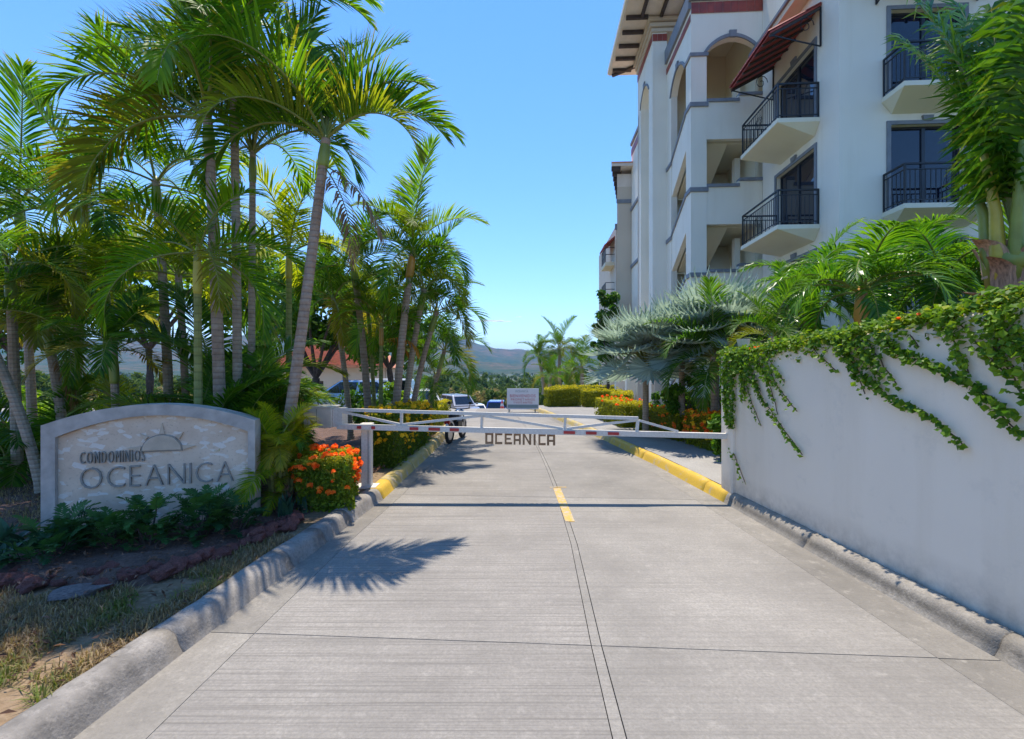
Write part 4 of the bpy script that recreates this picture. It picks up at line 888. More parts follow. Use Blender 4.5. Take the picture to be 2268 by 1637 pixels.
rp('dark low palm in shade behind the flowering hedge', 1580, 790, 9.8, 'manila_dark', 15, 1.6, 85, r=.07, lo=.5)
rp('dark palm with broad fronds filling the corner behind the wall', 2190, 690, 7.2, 'manila_dark', 14, 1.8, 87, r=.1)
rp('bright small palm right of the silver fan palms', 1700, 800, 11.6, 'manila', 12, 1.5, 89, r=.06)

def fan_mesh(seed, pet=.9, r=.85, e0=50, cup=.35):
    rnd = random.Random(seed); mb = MB(); d = Vector((math.cos(R(e0)), 0, math.sin(R(e0))))
    bend = Vector((math.cos(R(e0-25)), 0, math.sin(R(e0-25)))); h = d*pet*.6 + bend*pet*.4
    mb.tube([(0,0,0), d*pet*.6, h], [.03,.022,.016], 6, 1)
    T = Vector((math.cos(R(e0-45)), 0, math.sin(R(e0-45)))); Sd = Vector((0,1,0)); Nn = T.cross(Sd)*-1; ns = 30
    for i in range(ns):
        a0, a1 = R(lerp(-150,150,i/ns)), R(lerp(-150,150,(i+1)/ns)); am = (a0+a1)/2; tn = rnd.random()
        def q(a, rr, up): 
            cu = -cup*rr*rr/r + up; return h + T*math.cos(a)*rr + Sd*math.sin(a)*rr + Nn*cu
        rs = r*rnd.uniform(.9,1.06)*(1 - .18*abs(am)/2.6)
        vs = [h, q(a0,rs*.58,0), q(am,rs*.6,.035), q(a1,rs*.58,0), q(am,rs*.86,.0) + Vector((0,0,-.03)), q(am,rs,-.05) + Vector((0,0,-.10*rnd.random()))]
        mb.add(vs, [(0,1,2),(0,2,3),(1,4,2),(2,4,3)], 0, tn); w2 = (vs[3]-vs[1])*.16
        mb.add([vs[4]-w2, vs[4]+w2, vs[5]], [(0,1,2)], 0, tn)
        mb.add([vs[1].lerp(vs[2],.3), vs[2], vs[4]+w2, vs[4]-w2], [(0,1,2,3)], 0, tn)
    return mb.mesh('fan_leaf', [M['silver'], M['rachis']])
FANS = [[fan_mesh(i*7+j, .95, .95, e) for j in range(2)] for i, e in enumerate((84,68,50,30,4))]
def fanpalm(label, uc, vc, Y, n, L, seed, zb=.1):
    p = P_(uc, vc, Y); base = Vector((p.x, p.y, zb)); rnd = random.Random(seed); root = thing('fan_palm', label, 'palm tree', base, 0, 'silver fan palms in front of the building')
    c = p - base; MB().tube([(0,0,-.1), c*.5, c], [.09,.075,.07], 10).build('trunk', M['trunk_grey'], root)
    for k in range(n): put(rnd.choice(FANS[min(4, int(5*k/n))]), 'fan_leaf', root, c, (rnd.uniform(-.15,.15), 0, R(k*137.5+rnd.uniform(-15,15))), L*rnd.uniform(.85,1.1))
fanpalm('silver blue fan palm standing free in front of the porch pillars', 1430, 808, 11.4, 30, .98, 91); fanpalm('silver fan palm higher up against the stair tower', 1585, 765, 10.4, 26, .92, 93)
fanpalm('smaller silver fan palm between the other two', 1510, 790, 10.8, 22, .92, 95)
# far palms beyond the crest on the right
GF = 'far palms beyond the crest'
for lb, uc, vc, ub, Y, L, n, sd_ in (('tall far palm with drooping fronds right of the notice board', 1238, 772, 1240, 33, 2.3, 13, 101), ('shorter far palm at the left of the far group', 1193, 790, 1205, 34, 2.0, 12, 103), ('low leafy far palm under the tall one', 1258, 830, 1256, 35, 1.9, 12, 105), ('far palm at the right of the group, half behind the silver fans', 1288, 812, 1290, 31, 2.2, 12, 107), ('stubby far palm just behind the golden hedge', 1218, 835, 1218, 30, 1.7, 11, 109)):
    lp(lb, uc, vc, ub, Y, .14, .11, 'manila_dark', n, L, sd_, group=GF, trunk='trunk_grey', cat='palm tree')

# ------------------------------------------------------------------ broadleaf trees and shrubs
tree('broadleaf_tree', 'dark round broadleaf tree with a forked trunk in front of the tiled house', gb(692, 18.5, 0), P_(712, 690, 18.5), (2.5,2.0,1.75), M['tree'], 8000, .26, 1, .17, fork=1.45)
tree('broadleaf_tree', 'bright green broadleaf tree behind the palms left of the drive', gb(600, 22, 0), P_(585, 640, 22), (2.6,2.2,2.6), M['tree_lite'], 5000, .3, 2, .16)
tree('broadleaf_tree', 'light green tree filling the gap above the left end of the sign', gb(330, 20, 0), P_(330, 640, 20), (3.6,2.4,2.3), M['tree_lite'], 6000, .3, 3, .16)
tree('broadleaf_tree', 'dark tree behind the palms at the left edge of the picture', gb(30, 19, 0), P_(20, 650, 19), (3.6,2.4,2.6), M['tree'], 6000, .3, 4, .18)
tree('broadleaf_tree', 'dark green tree behind the cluster of palms beside the court', gb(870, 21, 0), P_(850, 730, 21), (2.4,2,1.7), M['tree'], 5000, .26, 5, .15)
tree('slim_tree', 'narrow dark green tree against the left edge of the building', gb(1345, 24, 0), P_(1345, 735, 24), (.75,.75,2.4), M['tree'], 3500, .22, 6, .09)
GS = 'shrubs behind the palms'
for i, (lb, u, Y, rad, m_) in enumerate((
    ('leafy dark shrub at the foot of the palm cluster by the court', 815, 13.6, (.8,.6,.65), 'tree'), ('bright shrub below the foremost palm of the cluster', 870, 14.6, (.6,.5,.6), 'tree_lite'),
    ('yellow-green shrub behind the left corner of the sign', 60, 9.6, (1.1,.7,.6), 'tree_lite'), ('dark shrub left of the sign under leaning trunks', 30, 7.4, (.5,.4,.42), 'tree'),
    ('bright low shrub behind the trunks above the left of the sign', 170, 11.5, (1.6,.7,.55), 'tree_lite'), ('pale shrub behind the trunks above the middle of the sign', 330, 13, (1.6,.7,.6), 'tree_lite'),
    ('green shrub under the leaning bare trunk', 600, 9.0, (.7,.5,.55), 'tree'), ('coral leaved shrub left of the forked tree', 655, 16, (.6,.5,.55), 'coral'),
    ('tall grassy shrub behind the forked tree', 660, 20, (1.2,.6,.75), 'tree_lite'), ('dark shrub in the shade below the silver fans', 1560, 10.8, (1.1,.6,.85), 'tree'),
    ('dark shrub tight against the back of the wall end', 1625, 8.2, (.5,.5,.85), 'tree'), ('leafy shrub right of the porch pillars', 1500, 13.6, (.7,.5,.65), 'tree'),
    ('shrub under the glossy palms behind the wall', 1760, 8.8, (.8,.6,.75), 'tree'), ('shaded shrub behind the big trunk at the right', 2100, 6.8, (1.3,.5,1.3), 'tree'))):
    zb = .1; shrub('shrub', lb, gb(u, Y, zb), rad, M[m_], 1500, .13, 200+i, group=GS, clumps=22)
shrub('shrub', 'leggy weed with broad leaves on the wall bed at the right edge', (5.6,5.6,1.75), (.5,.4,.3), M['tree_lite'], 500, .1, 240)

# hedges ------------------------------------------------------------
def flower_mesh(m_, seed, r=.05, n=9):
    rnd = random.Random(seed); mb = MB()
    for k in range(n):
        d = Vector((rnd.gauss(0,1), rnd.gauss(0,1), abs(rnd.gauss(0,1))+.3)).normalized(); leaves(mb, [d*r*.6], [d], r*1.1, rnd, jitter=.3, asp=.8)
    return mb.mesh('flower_cluster', [m_])
ORF = [flower_mesh(M['orange'], i) for i in range(4)]; YEF = [flower_mesh(M['yellow'], i+5, .035, 7) for i in range(3)]
def hedge(name, label, a, b, wd, h0, h1, z0, m_, seed, n, size=.05, flowers=None, nf=0, fs=1.0, wob=.05, cat='hedge', topage=.8, group=None, top_only=.3):
    rnd = random.Random(seed); a = Vector((*a, z0)); b = Vector((*b, z0)); ln = (b-a).length; rz = math.atan2((b-a).y, (b-a).x)
    root = thing(name, label, cat, a, rz, group); mb = MB(); P, Nn = [], []
    ar = [ln*wd, ln*(h0+h1)/2, ln*(h0+h1)/2, wd*h0, wd*h1]; H = lambda x: lerp(h0, h1, x/ln)
    def surf():
        k = rnd.choices(range(5), ar)[0]; x, t = rnd.uniform(0, ln), rnd.random()
        if k == 0: p, n_ = Vector((x, rnd.uniform(-wd/2, wd/2), H(x))), Vector((0,0,1))
        elif k in (1,2): sg = -1 if k == 1 else 1; p, n_ = Vector((x, sg*wd/2, H(x)*t)), Vector((0,sg,.25))
        else: x = 0 if k == 3 else ln; p, n_ = Vector((x, rnd.uniform(-wd/2,wd/2), H(x)*t)), Vector((-1 if k == 3 else 1, 0, .25))
        bump_ = noise.noise(Vector((p.x*3.1+seed, p.y*3.1, p.z*3.1)))*wob*1.6
        return p + n_*bump_, n_
    for i in range(n):
        p, n_ = surf(); dpt = rnd.random()**2*.12; p = p - n_*dpt
        if p.z < 0: p.z = .01
        P.append(p); Nn.append(n_)
    leaves(mb, P, Nn, size, rnd, age=lambda p, r_: (topage*r_.random() if p.z > H(min(max(p.x,0),ln))-.06 else 0), jitter=.7)
    core = .10; c = MB(); xs = [core, ln-core]
    mb.add([(core,-wd/2+core,0),(ln-core,-wd/2+core,0),(ln-core,wd/2-core,0),(core,wd/2-core,0),(core,-wd/2+core,h0-core),(ln-core,-wd/2+core,h1-core),(ln-core,wd/2-core,h1-core),(core,wd/2-core,h0-core)], [(4,5,6,7),(0,1,5,4),(1,2,6,5),(2,3,7,6),(3,0,4,7)], 0, .2)
    mb.build('foliage', m_, root, kind='stuff')
    for k in range(nf):
        p, n_ = surf(); 
        while p.z < H(min(max(p.x,0),ln))*top_only: p, n_ = surf()
        put(rnd.choice(flowers), 'flower_cluster', root, p + n_*.02, (rnd.uniform(-.6,.6), rnd.uniform(-.6,.6), rnd.uniform(0,6)), fs*rnd.uniform(.7,1.35))
    return root
hedge('flower_bush', 'clipped square bush with orange flowers beside the barrier post', (-2.58,5.62), (-1.98,5.72), .62, .62, .64, .12, M['hedge'], 1, 5200, .05, ORF, 110, .85, .05, 'bush', top_only=.35)
hedge('flower_hedge', 'tall clipped hedge dotted with yellow flowers behind the barrier post', (-2.22,7.7), (-2.15,10.6), .55, .98, .9, .12, M['hedge'], 2, 7000, .055, YEF, 280, 1.45, .07, top_only=.2)
hedge('hedge', 'low golden topped hedge behind the yellow flowered one', (-2.5,10.9), (-2.35,13.2), .8, .72, .68, .1, M['hedge_y'], 3, 4500, .06, wob=.04)
hedge('hedge', 'last clipped hedge on the left before the parked cars', (-2.75,13.5), (-2.5,15.4), .9, .72, .66, .1, M['hedge_y'], 4, 3000, .07)
hedge('hedge', 'small golden hedge under the forked tree', (-5.0,14.6), (-3.4,14.6), .5, .50, .50, .1, M['hedge_y'], 5, 1500, .07)
hedge('flower_hedge', 'hedge thick with orange and yellow flowers at the end of the white wall', (4.62,7.6), (4.2,10.2), .75, .78, .74, .13, M['hedge_y'], 6, 7000, .055, ORF[:2]+YEF[:3], 420, 1.1, .06, top_only=.3)
hedge('hedge', 'clipped green hedge with notches beside the pavement', (4.15,10.5), (3.7,12.6), .75, .66, .66, .13, M['hedge_y'], 7, 4200, .06, ORF, 40, 1.0, .06)
hedge('hedge', 'golden clipped block with a few orange flowers at the far end of the pavement hedge', (3.55,13.0), (3.25,15.4), .9, .70, .74, .13, M['hedge_y'], 8, 4200, .07, ORF, 30, 1.0, .05, top_only=.6)
hedge('hedge', 'rounded golden hedge right behind the notice board', (1.55,20.6), (3.0,20.8), .9, .82, .9, .12, M['hedge_y'], 9, 4200, .075, wob=.09)
hedge('hedge', 'gappy golden hedge beyond the pavement', (3.15,20.4), (4.9,20.6), .8, .78, .78, .12, M['hedge_y'], 10, 2600, .08, wob=.16)
hedge('hedge', 'long thin golden hedge farthest back on the right', (2.2,24.2), (6.2,24.6), .8, 1.25, 1.25, -.3, M['hedge_y'], 11, 3600, .09)
hedge('hedge', 'dark hedge beside the porch pillars', (4.1,17.0), (4.7,19.4), .8, .8, .8, .12, M['hedge_y'], 12, 2600, .08)

# small plants around the sign ------------------------------------------------------------
SF = [frond_mesh('t', .5, e, 55, nl=9, ll=.16, lw=.05, V=20, seed=300+i, grav=.15, mats=[M['shrub'], M['bark']], tipage=0, rr=.006, start=.25) for i, e in enumerate((80,62,45,25))]
def join_fronds(name, label, loc, rx, h, n, seed, group, m_=None):
    rnd = random.Random(seed); root = thing(name, label, 'shrub', loc, 0, group); V_, F_, T_ = [], [], []; mb = MB(); stem = MB()
    for k in range(n):
        me = SF[min(3, int(4*k/n))]; a = rnd.uniform(0,6.28); r_ = rx*math.sqrt(rnd.random())*.7; pz = h*rnd.random()*.75*(1-.6*r_/rx); s_ = rnd.uniform(.55,.95)*max(.6,h)
        mt = Matrix.Translation((math.cos(a)*r_, math.sin(a)*r_*.7, pz)) @ Matrix.Rotation(a + rnd.uniform(-.7,.7), 4, 'Z') @ Matrix.Scale(s_, 4)
        mb.add([mt @ v.co for v in me.vertices], [tuple(p.vertices) for p in me.polygons], 0, rnd.random())
        if k % 4 == 0: stem.tube([(0,0,-.05), mt.translation], [.012,.006], 5)
    mb.build('foliage', m_ or M['shrub'], root, kind='stuff'); stem.build('stem', M['bark'], root)
GB = 'dark low shrubs planted along the foot of the sign'
for i, (lb, u, Y, rx, h, n) in enumerate((('dark shrub at the left foot of the sign', 130, 4.15, .26, .42, 46), ('bushy dark shrub in front of the middle of the sign', 330, 4.25, .24, .60, 60), ('lower dark shrub left of the middle one, against the stone', 250, 4.2, .24, .40, 46), ('dark shrub below the final letters of the sign', 450, 4.45, .24, .58, 60), ('small dark shrub at the right foot of the sign', 525, 4.6, .2, .36, 36), ('low weed between the left shrub and the rocks', 90, 3.9, .25, .2, 26))):
    join_fronds('shrub', lb, gb(u, Y, .15), rx, h, n, 400+i, GB)
def blade_mesh(L, w_, lean, seed):
    mb = MB(); vs = []
    for i in range(6):
        t = i/5; x = lean*L*t*t; z = L*t*(1-.25*lean*t); ww = w_*(.6,.95,1,.8,.45,.02)[i]
        vs += [(x,-ww,z),(x+.25*ww,0,z-.0),(x,ww,z)]
    mb.add(vs, [(i*3+j, i*3+j+1, (i+1)*3+j+1, (i+1)*3+j) for i in range(5) for j in range(2)], 0, random.Random(seed).random()); return mb.mesh('leaf', [M['agave']])
def rosette(name, label, loc, n, L, w_, cat, seed, leanr=(.1,.9), group=None):
    rnd = random.Random(seed); root = thing(name, label, cat, loc, 0, group)
    ms = [blade_mesh(L, w_, lerp(*leanr, k/3), seed+k) for k in range(4)]
    for k in range(n): put(ms[k % 4], 'leaf', root, (rnd.uniform(-.06,.06)*L*3, rnd.uniform(-.06,.06)*L*3, -.02), (0, 0, k*2.4+rnd.random()*.5), rnd.uniform(.75,1.15))
rosette('agave', 'dark broad leaved agave at the far left edge beside the sign', gb(18, 4.1, .13), 11, .36, .06, 'agave', 1)
rosette('agave', 'smaller agave nearer the left edge of the picture', gb(-15, 3.75, .13), 9, .26, .05, 'agave', 2)
rosette('snake_plant', 'clump of dark upright sword leaves at the kerb right of the sign', gb(632, 5.1, .13), 16, .30, .035, 'plant', 3, (.05,.5))
rosette('snake_plant', 'few short sword leaves beside the foot of the flower bush', gb(672, 5.35, .13), 8, .22, .03, 'plant', 4, (.05,.6))
shrub('dry_plant', 'small pinkish grey dry plant between the sign and the snake plant', gb(625, 5.35, .13), (.2,.15,.16), M['litter'], 260, .06, 77, 'plant', clumps=8, asp=.3)

# rocks edging the bed
def rock_mesh(seed, m_):
    rnd = random.Random(seed); import bmesh
    bm = bmesh.new(); bmesh.ops.create_icosphere(bm, subdivisions=2, radius=1)
    for v in bm.verts:
        k = noise.fractal(v.co*1.1 + Vector((seed*3.1,0,0)), 1, 2, 3); v.co *= 1 + .55*k; v.co.z *= .62; v.co.x *= 1.25
    me = bpy.data.meshes.new('lava_rock'); bm.to_mesh(me); bm.free(); me.materials.append(m_); return me
RK = [rock_mesh(i, M['rock']) for i in range(5)]; rnd = random.Random(5)
edge = [(-5.4,3.62),(-4.7,3.5),(-4.1,3.42),(-3.5,3.38),(-3.0,3.46),(-2.72,3.75),(-2.55,4.15),(-2.42,4.6),(-2.33,5.0)]
for k in range(105):
    t = rnd.random()*(len(edge)-1); i = int(t); x, y = lerp(edge[i][0], edge[i+1][0], t-i), lerp(edge[i][1], edge[i+1][1], t-i); of = abs(rnd.gauss(0,.16))
    s_ = rnd.uniform(.035,.085)*(1 if of < .12 else .65)
    put(rnd.choice(RK), 'lava_rock', None, (x - of*.5 + rnd.uniform(-.05,.05), y + of + rnd.uniform(-.03,.03), .15 + s_*.3), (rnd.uniform(-.4,.4), rnd.uniform(-.4,.4), rnd.uniform(0,6)), s_*1.1, label='rough red-brown lava rock edging the planting bed in front of the sign', cat='rock', group='lava rocks edging the bed')
put(rock_mesh(9, M['rock_grey']), 'flat_stone', None, (-3.18, 3.36, .17), (.1,0,.3), (.14,.09,.07), label='flat grey stone lying among the red rocks at the edge of the grass', cat='rock')

# ground litter and grass
def litter(n, seed, box, size, m_, name, z=.17, keep=None):
    rnd = random.Random(seed); mb = MB(); P, Nn = [], []
    while len(P) < n:
        x, y = rnd.uniform(box[0],box[1]), rnd.uniform(box[2],box[3])
        if keep and not keep(x, y): continue
        P.append((x,y,z+rnd.uniform(0,.03))); Nn.append((0,0,1.2))
    leaves(mb, P, Nn, size, rnd, jitter=.5, asp=.35); return mb.build(name, m_, kind='stuff')
inbed = lambda x, y: x < interp([(3.4,-2.95),(3.6,-2.75),(4.1,-2.52),(4.8,-2.32),(6,-2.1),(14,-2.0)], y) - .05
litter(5200, 1, (-6.5,-2.1,3.4,9), .05, M['litter'], 'leaf_litter', .175, inbed)
def grass(n, seed, keep, box, name, hmin=.025, hmax=.075, flat=1.4, z=.12):
    rnd = np.random.default_rng(seed); xs = []; 
    while len(xs) < n:
        p = rnd.uniform((box[0],box[2]), (box[1],box[3]), (n,2)); xs += [q for q in p if keep(q[0], q[1]) and noise.noise(Vector((q[0]*2.1, q[1]*2.1, 9))) > -.42 + .3*rnd.random()]
    p = np.array(xs[:n]); h = rnd.uniform(hmin,hmax,n); a = rnd.uniform(0,6.283,n); fl = np.abs(rnd.normal(0,flat,n)); L = h
    dx, dy = np.cos(a)*L*np.minimum(fl,1.6), np.sin(a)*L*np.minimum(fl,1.6); w_ = rnd.uniform(.0022,.0045,n); px, py = -np.sin(a)*w_, np.cos(a)*w_; dz = L/np.sqrt(1+fl**2)
    z0 = np.full(n, z)
    v = np.stack([np.stack([p[:,0]-px,p[:,1]-py,z0],1), np.stack([p[:,0]+px,p[:,1]+py,z0],1), np.stack([p[:,0]+dx*.55+px*.8,p[:,1]+dy*.55+py*.8,z0+dz*.8],1), np.stack([p[:,0]+dx*.55-px*.8,p[:,1]+dy*.55-py*.8,z0+dz*.8],1), np.stack([p[:,0]+dx,p[:,1]+dy,z0+dz],1)], 1).reshape(-1,3)
    i = np.arange(n)*5; me = bpy.data.meshes.new(name)
    quads = np.stack([i,i+1,i+2,i+3],1); tris = np.stack([i+3,i+2,i+4],1)
    loops = np.concatenate([quads.ravel(), tris.ravel()]); starts = np.concatenate([np.arange(n)*4, n*4+np.arange(n)*3]); tot = np.concatenate([np.full(n,4), np.full(n,3)])
    me.vertices.add(5*n); me.vertices.foreach_set('co', v.ravel()); me.loops.add(len(loops)); me.loops.foreach_set('vertex_index', loops.astype(np.int32)); me.polygons.add(2*n); me.polygons.foreach_set('loop_start', starts.astype(np.int32)); me.polygons.foreach_set('loop_total', tot.astype(np.int32)); me.update(calc_edges=True)
    gr = np.array([noise.noise(Vector((q[0]*1.6, q[1]*1.6, 5))) for q in p]) ; near = np.array([interp(KL, q[1]) - q[0] < .75 for q in p])
    ag = np.clip(gr*1.5 - .25 + near*.45 + rnd.normal(0,.25,n), 0, 1); tn = rnd.uniform(0,1,n)
    for nm, val in (('tint',tn),('age',ag)): me.attributes.new(nm,'FLOAT','POINT').data.foreach_set('value', np.repeat(val,5).astype(np.float32))
    me.materials.append(M['grass']); return put(me, name, kind='stuff')
onlawn = lambda x, y: x < interp(KL,y)-.21 and not (y > interp(BEDF, x) - .03 and x > -9)
litter(420, 3, (-5.5,-2.2,1.3,3.6), .05, M['litter'], 'leaf_litter', .15, onlawn)
grass(60000, 1, onlawn, (-5.6,-2.0,1.2,4.6), 'dry_grass')
grass(16000, 2, lambda x, y: x < -4.7, (-9,-4.7,4.6,9), 'dry_grass', .03, .09, z=.17)

# ------------------------------------------------------------------ climbing vine on the wall
vine = thing('climbing_vine', 'green climbing vine spilling over the top of the white retaining wall', 'vine')
def onwall(u, v):
    k = (u-U0)/F0; y = (2.99 + .0703*6.13)/(k + .0703); return Vector((wallx(y), y, CAMH - (v-V0)/F0*y))
def strand(pts, dens=1.0, wid=.05, seed=0, size=.046):
    rnd = random.Random(seed); p3 = [onwall(*q) + Vector((-.02,0,0)) for q in pts]; mb = MB(); P, Nn = [], []
    segs = [(a,b) for a,b in zip(p3,p3[1:])]; tot = sum((b-a).length for a,b in segs); acc = 0
    line = []
    for a, b in segs:
        n = max(2, int((b-a).length/.03))
        for i in range(n):
            q = a.lerp(b, i/n); line.append(q + Vector((rnd.uniform(-.01,.0), rnd.gauss(0,.006), rnd.gauss(0,.006))))
    for i, q in enumerate(line):
        taper = 1 - .75*i/len(line)
        for k in range(max(1, int(dens*2.2*(.5+taper)))):
            P.append(q + Vector((-abs(rnd.gauss(0,.025))-.006, rnd.gauss(0,wid*taper), rnd.gauss(0,wid*taper)))); Nn.append((-1,-.3,.5))
    mb.tube(line[::2] if len(line) > 4 else line, .005, 5, 1); leaves(mb, P, Nn, size, rnd, jitter=.55, asp=.85); mb.build('vine_strand', [M['vine'], M['bark']], vine)
ST = [([(1640,800),(1665,880),(1693,950)],1,.03),([(1660,800),(1690,880),(1740,950),(1785,1011)],1.2,.03),([(1690,790),(1730,860),(1775,916)],1,.03),([(1800,765),(1835,800),(1864,828)],1,.025),
 ([(1860,740),(1890,800),(1913,828),(1974,879),(2050,910),(2105,950),(2151,998)],2.4,.035),([(1880,780),(1897,818),(1931,889)],.9,.025),([(1925,750),(1955,800),(2001,864)],1.3,.035),([(1900,745),(1930,800),(1965,850)],2.2,.06),
 ([(1955,745),(1985,772),(2035,794),(2096,818),(2172,861),(2225,895),(2275,930)],3.4,.035),([(2095,700),(2125,760),(2150,815),(2165,850)],3.4,.04),([(2200,760),(2240,800),(2300,850)],2.4,.03),([(2180,870),(2215,905),(2285,980)],2.2,.03),
 ([(1680,800),(1708,850),(1730,925)],1,.03),([(1628,790),(1626,860),(1630,950)],6,.075),([(1640,790),(1650,830),(1655,890)],5,.07),([(1618,785),(1612,840),(1615,900),(1622,950)],7,.07),([(1670,785),(1690,815),(1715,850)],4,.05),([(1880,745),(1905,775),(1950,815)],4,.06),([(1622,990),(1640,1030),(1658,1078)],.25,.01),([(1655,790),(1668,830),(1690,870)],3,.06),([(1700,785),(1720,815),(1745,850)],2,.05),([(2200,690),(2240,740),(2300,800)],3.4,.05),([(2240,690),(2275,760),(2330,840)],3.2,.06),([(2020,740),(2035,760),(2045,790)],1.2,.03),([(2120,700),(2170,760),(2240,830)],1.6,.035),([(2205,700),(2230,800),(2290,900)],1.6,.04),([(1850,745),(1862,775),(1905,800)],2,.045)]
for i, (p, d, w_) in enumerate(ST): strand(p, d, w_, 500+i)
rnd = random.Random(9); mb = MB(); P, Nn = [], []     # the fringe along the top
for k in range(11000):
    y = rnd.uniform(2.3, 6.5); dn_ = abs(rnd.gauss(0, .075 + .05*max(0, noise.noise(Vector((y*3,0,0)))))); x = wallx(y) + rnd.uniform(-.05,.34)
    z = wallz(min(y,6.13)) + rnd.uniform(.0,.085) + .045*noise.noise(Vector((y*2.2, 4, 1))) if x > wallx(y) else wallz(min(y,6.13)) + .05 - dn_
    P.append((x, y, z + (.06*rnd.random() if rnd.random() < .3 else 0))); Nn.append((-.3,-.3,1))
leaves(mb, P, Nn, .045, rnd, jitter=.7, asp=.85, age=lambda p, r_: r_.random()*.5 if r_.random() < .35 else 0); mb.build('foliage', M['vine'], vine, kind='stuff')
for k in range(14):
    y = rnd.uniform(2.6, 5.8); put(rnd.choice(ORF), 'flower_cluster', vine, (wallx(y)+rnd.uniform(-.03,.2), y, wallz(y)+.06), (0,0,rnd.random()*6), .45)
mb = MB(); mb.tube([(0,0,0),(0,0,.01),(0,0,.15),(0,0,.165)], [.055,.06,.085,.088], 14); mb.tube([(0,0,.145),(0,0,.163)], [.07,.07], 14)
mb.build('flower_pot', M['potcream'], loc=(at(1637,0,6.35).x+.05, 6.33, 2.06), sm=False, label='small cream pot standing on the end of the vine-covered wall', cat='pot')

# ------------------------------------------------------------------ vehicles
def car(label, loc, rz, m_, kind='sedan', group='cars in the parking court', rack=False, cat='car'):
    root = thing('parked_car', label, cat, loc, rz, group); L_, W_ = (4.3, 1.72) if kind == 'sedan' else (4.4, 1.8); hw = W_/2
    belt, roof = (.92, 1.42) if kind == 'sedan' else (1.05, 1.70)
    st = [(-L_/2,.80,.42,belt-.22),(-L_/2+.12,.94,.28,belt-.05),(-L_/2+.7,1,.24,belt),(-.6,1,.24,belt+.01),(.7,1,.24,belt-.02),(L_/2-.7,.98,.24,belt-.12),(L_/2-.15,.90,.28,belt-.22),(L_/2,.74,.40,belt-.35)]
    if kind == 'suv': st = [(-L_/2,.86,.45,belt),(-L_/2+.1,.95,.3,belt+.03)] + st[2:]
    mb = MB(); vs = []; m = 8
    for x, wf, zb, zt in st:
        w2 = hw*wf; vs += [(x,-w2*.93,zb),(x,-w2,zb+.18),(x,-w2,zt-.16),(x,-w2*.92,zt),(x,w2*.92,zt),(x,w2,zt-.16),(x,w2,zb+.18),(x,w2*.93,zb)]
    fs = [(i*m+j, i*m+(j+1)%m, (i+1)*m+(j+1)%m, (i+1)*m+j) for i in range(len(st)-1) for j in range(m)] + [tuple(range(m-1,-1,-1)), tuple((len(st)-1)*m+j for j in range(m))]
    mb.add(vs, fs); bevel(mb.build('body', m_, root, sm=False), .05, 2)
    b0, r0, r1, f0 = (-1.75,-1.05,.25,1.05) if kind == 'sedan' else (-2.1,-1.85,.35,1.1)
    cab = MB(); zb = belt-.03; a, b = hw*.9, hw*.72
    cv = [(b0,-a,zb),(f0,-a,zb),(f0,a,zb),(b0,a,zb),(r0,-b,roof),(r1,-b,roof),(r1,b,roof),(r0,b,roof)]
    cab.add(cv, [(4,5,6,7),(0,1,5,4),(1,2,6,5),(2,3,7,6),(3,0,4,7)]); bevel(cab.build('cabin', m_, root), .06, 2)
    V3 = [Vector(v) for v in cv]
    def pane(i, j, k, l, nm, s0=.08, s1=.92, t0=.12, t1=.86):
        n_ = (V3[j]-V3[i]).cross(V3[l]-V3[i]).normalized()*.012
        q = [V3[i].lerp(V3[j],s).lerp(V3[l].lerp(V3[k],s), t)+n_ for s,t in ((s0,t0),(s1,t0),(s1,t1),(s0,t1))]; MB().add(q + [p - n_*.9 for p in q], [(0,1,2,3),(0,4,5,1),(1,5,6,2),(2,6,7,3),(3,7,4,0)]).build(nm, M['carglass'], root)
    pane(1,2,6,5,'windscreen'); pane(3,0,4,7,'rear_window')
    for s0, s1 in ((.06,.47),(.52,.94)): pane(0,1,5,4,'side_window',s0,s1); pane(2,3,7,6,'side_window',1-s1,1-s0)
    for x in (-L_/2+.85, L_/2-.85):
        for s in (-1,1):
            wh = MB().tube([(x,s*(hw-.17),.31),(x,s*(hw-.15),.31),(x,s*(hw+.005),.31),(x,s*(hw+.012),.31)], [.27,.31,.31,.27], 18).build('wheel', M['tyre'], root); MB().tube([(x,s*(hw+.0),.31),(x,s*(hw+.02),.31)], [.19,.17], 14).build('rim', M['rim'], wh)
    for s in (-1,1):
        MB().box(L_/2-.16, L_/2-.03, s*hw*.62-.16, s*hw*.62+.16, belt-.36, belt-.24).build('headlight', M['lamp_white'], root)
        MB().box(-L_/2-.01, -L_/2+.12, s*hw*.68-.12, s*hw*.68+.12, belt-.3, belt-.1).build('tail_light', M['lamp_red'], root)
        MB().box(f0-.2, f0-.08, s*(hw+.02)-.07, s*(hw+.02)+.07, belt, belt+.12).build('mirror', m_, root)
    MB().box(-L_/2-.03, -L_/2+.02, -.26, .26, .62, .74).build('number_plate', M['signwhite'], root); MB().box(L_/2-.05, L_/2+.02, -.5, .5, .40, .56).build('grille', M['tyre'], root)
    if rack:
        rk = MB()
        for s in (-1,1): rk.bar((-1.6,s*.55,roof+.12),(.5,s*.55,roof+.12),.035)
        for x in (-1.4,-.7,0,.4): rk.bar((x,-.6,roof+.12),(x,.6,roof+.12),.03); rk.box(x-.03,x+.03,-.58,-.52,roof-.02,roof+.1); rk.box(x-.03,x+.03,.52,.58,roof-.02,roof+.1)
        rk.build('roof_rack', M['tyre'], root)
    return root
def ground_at(x, y): return (x, y, prof(y))
car('silver blue car half hidden behind the hedge under the forked tree', ground_at(-5.9,17.0), R(180), M['car_silver'])
car('white four wheel drive with a black roof rack beyond the left hedge', ground_at(-5.65,29.5), R(-70), M['car_white'], 'suv', rack=True)
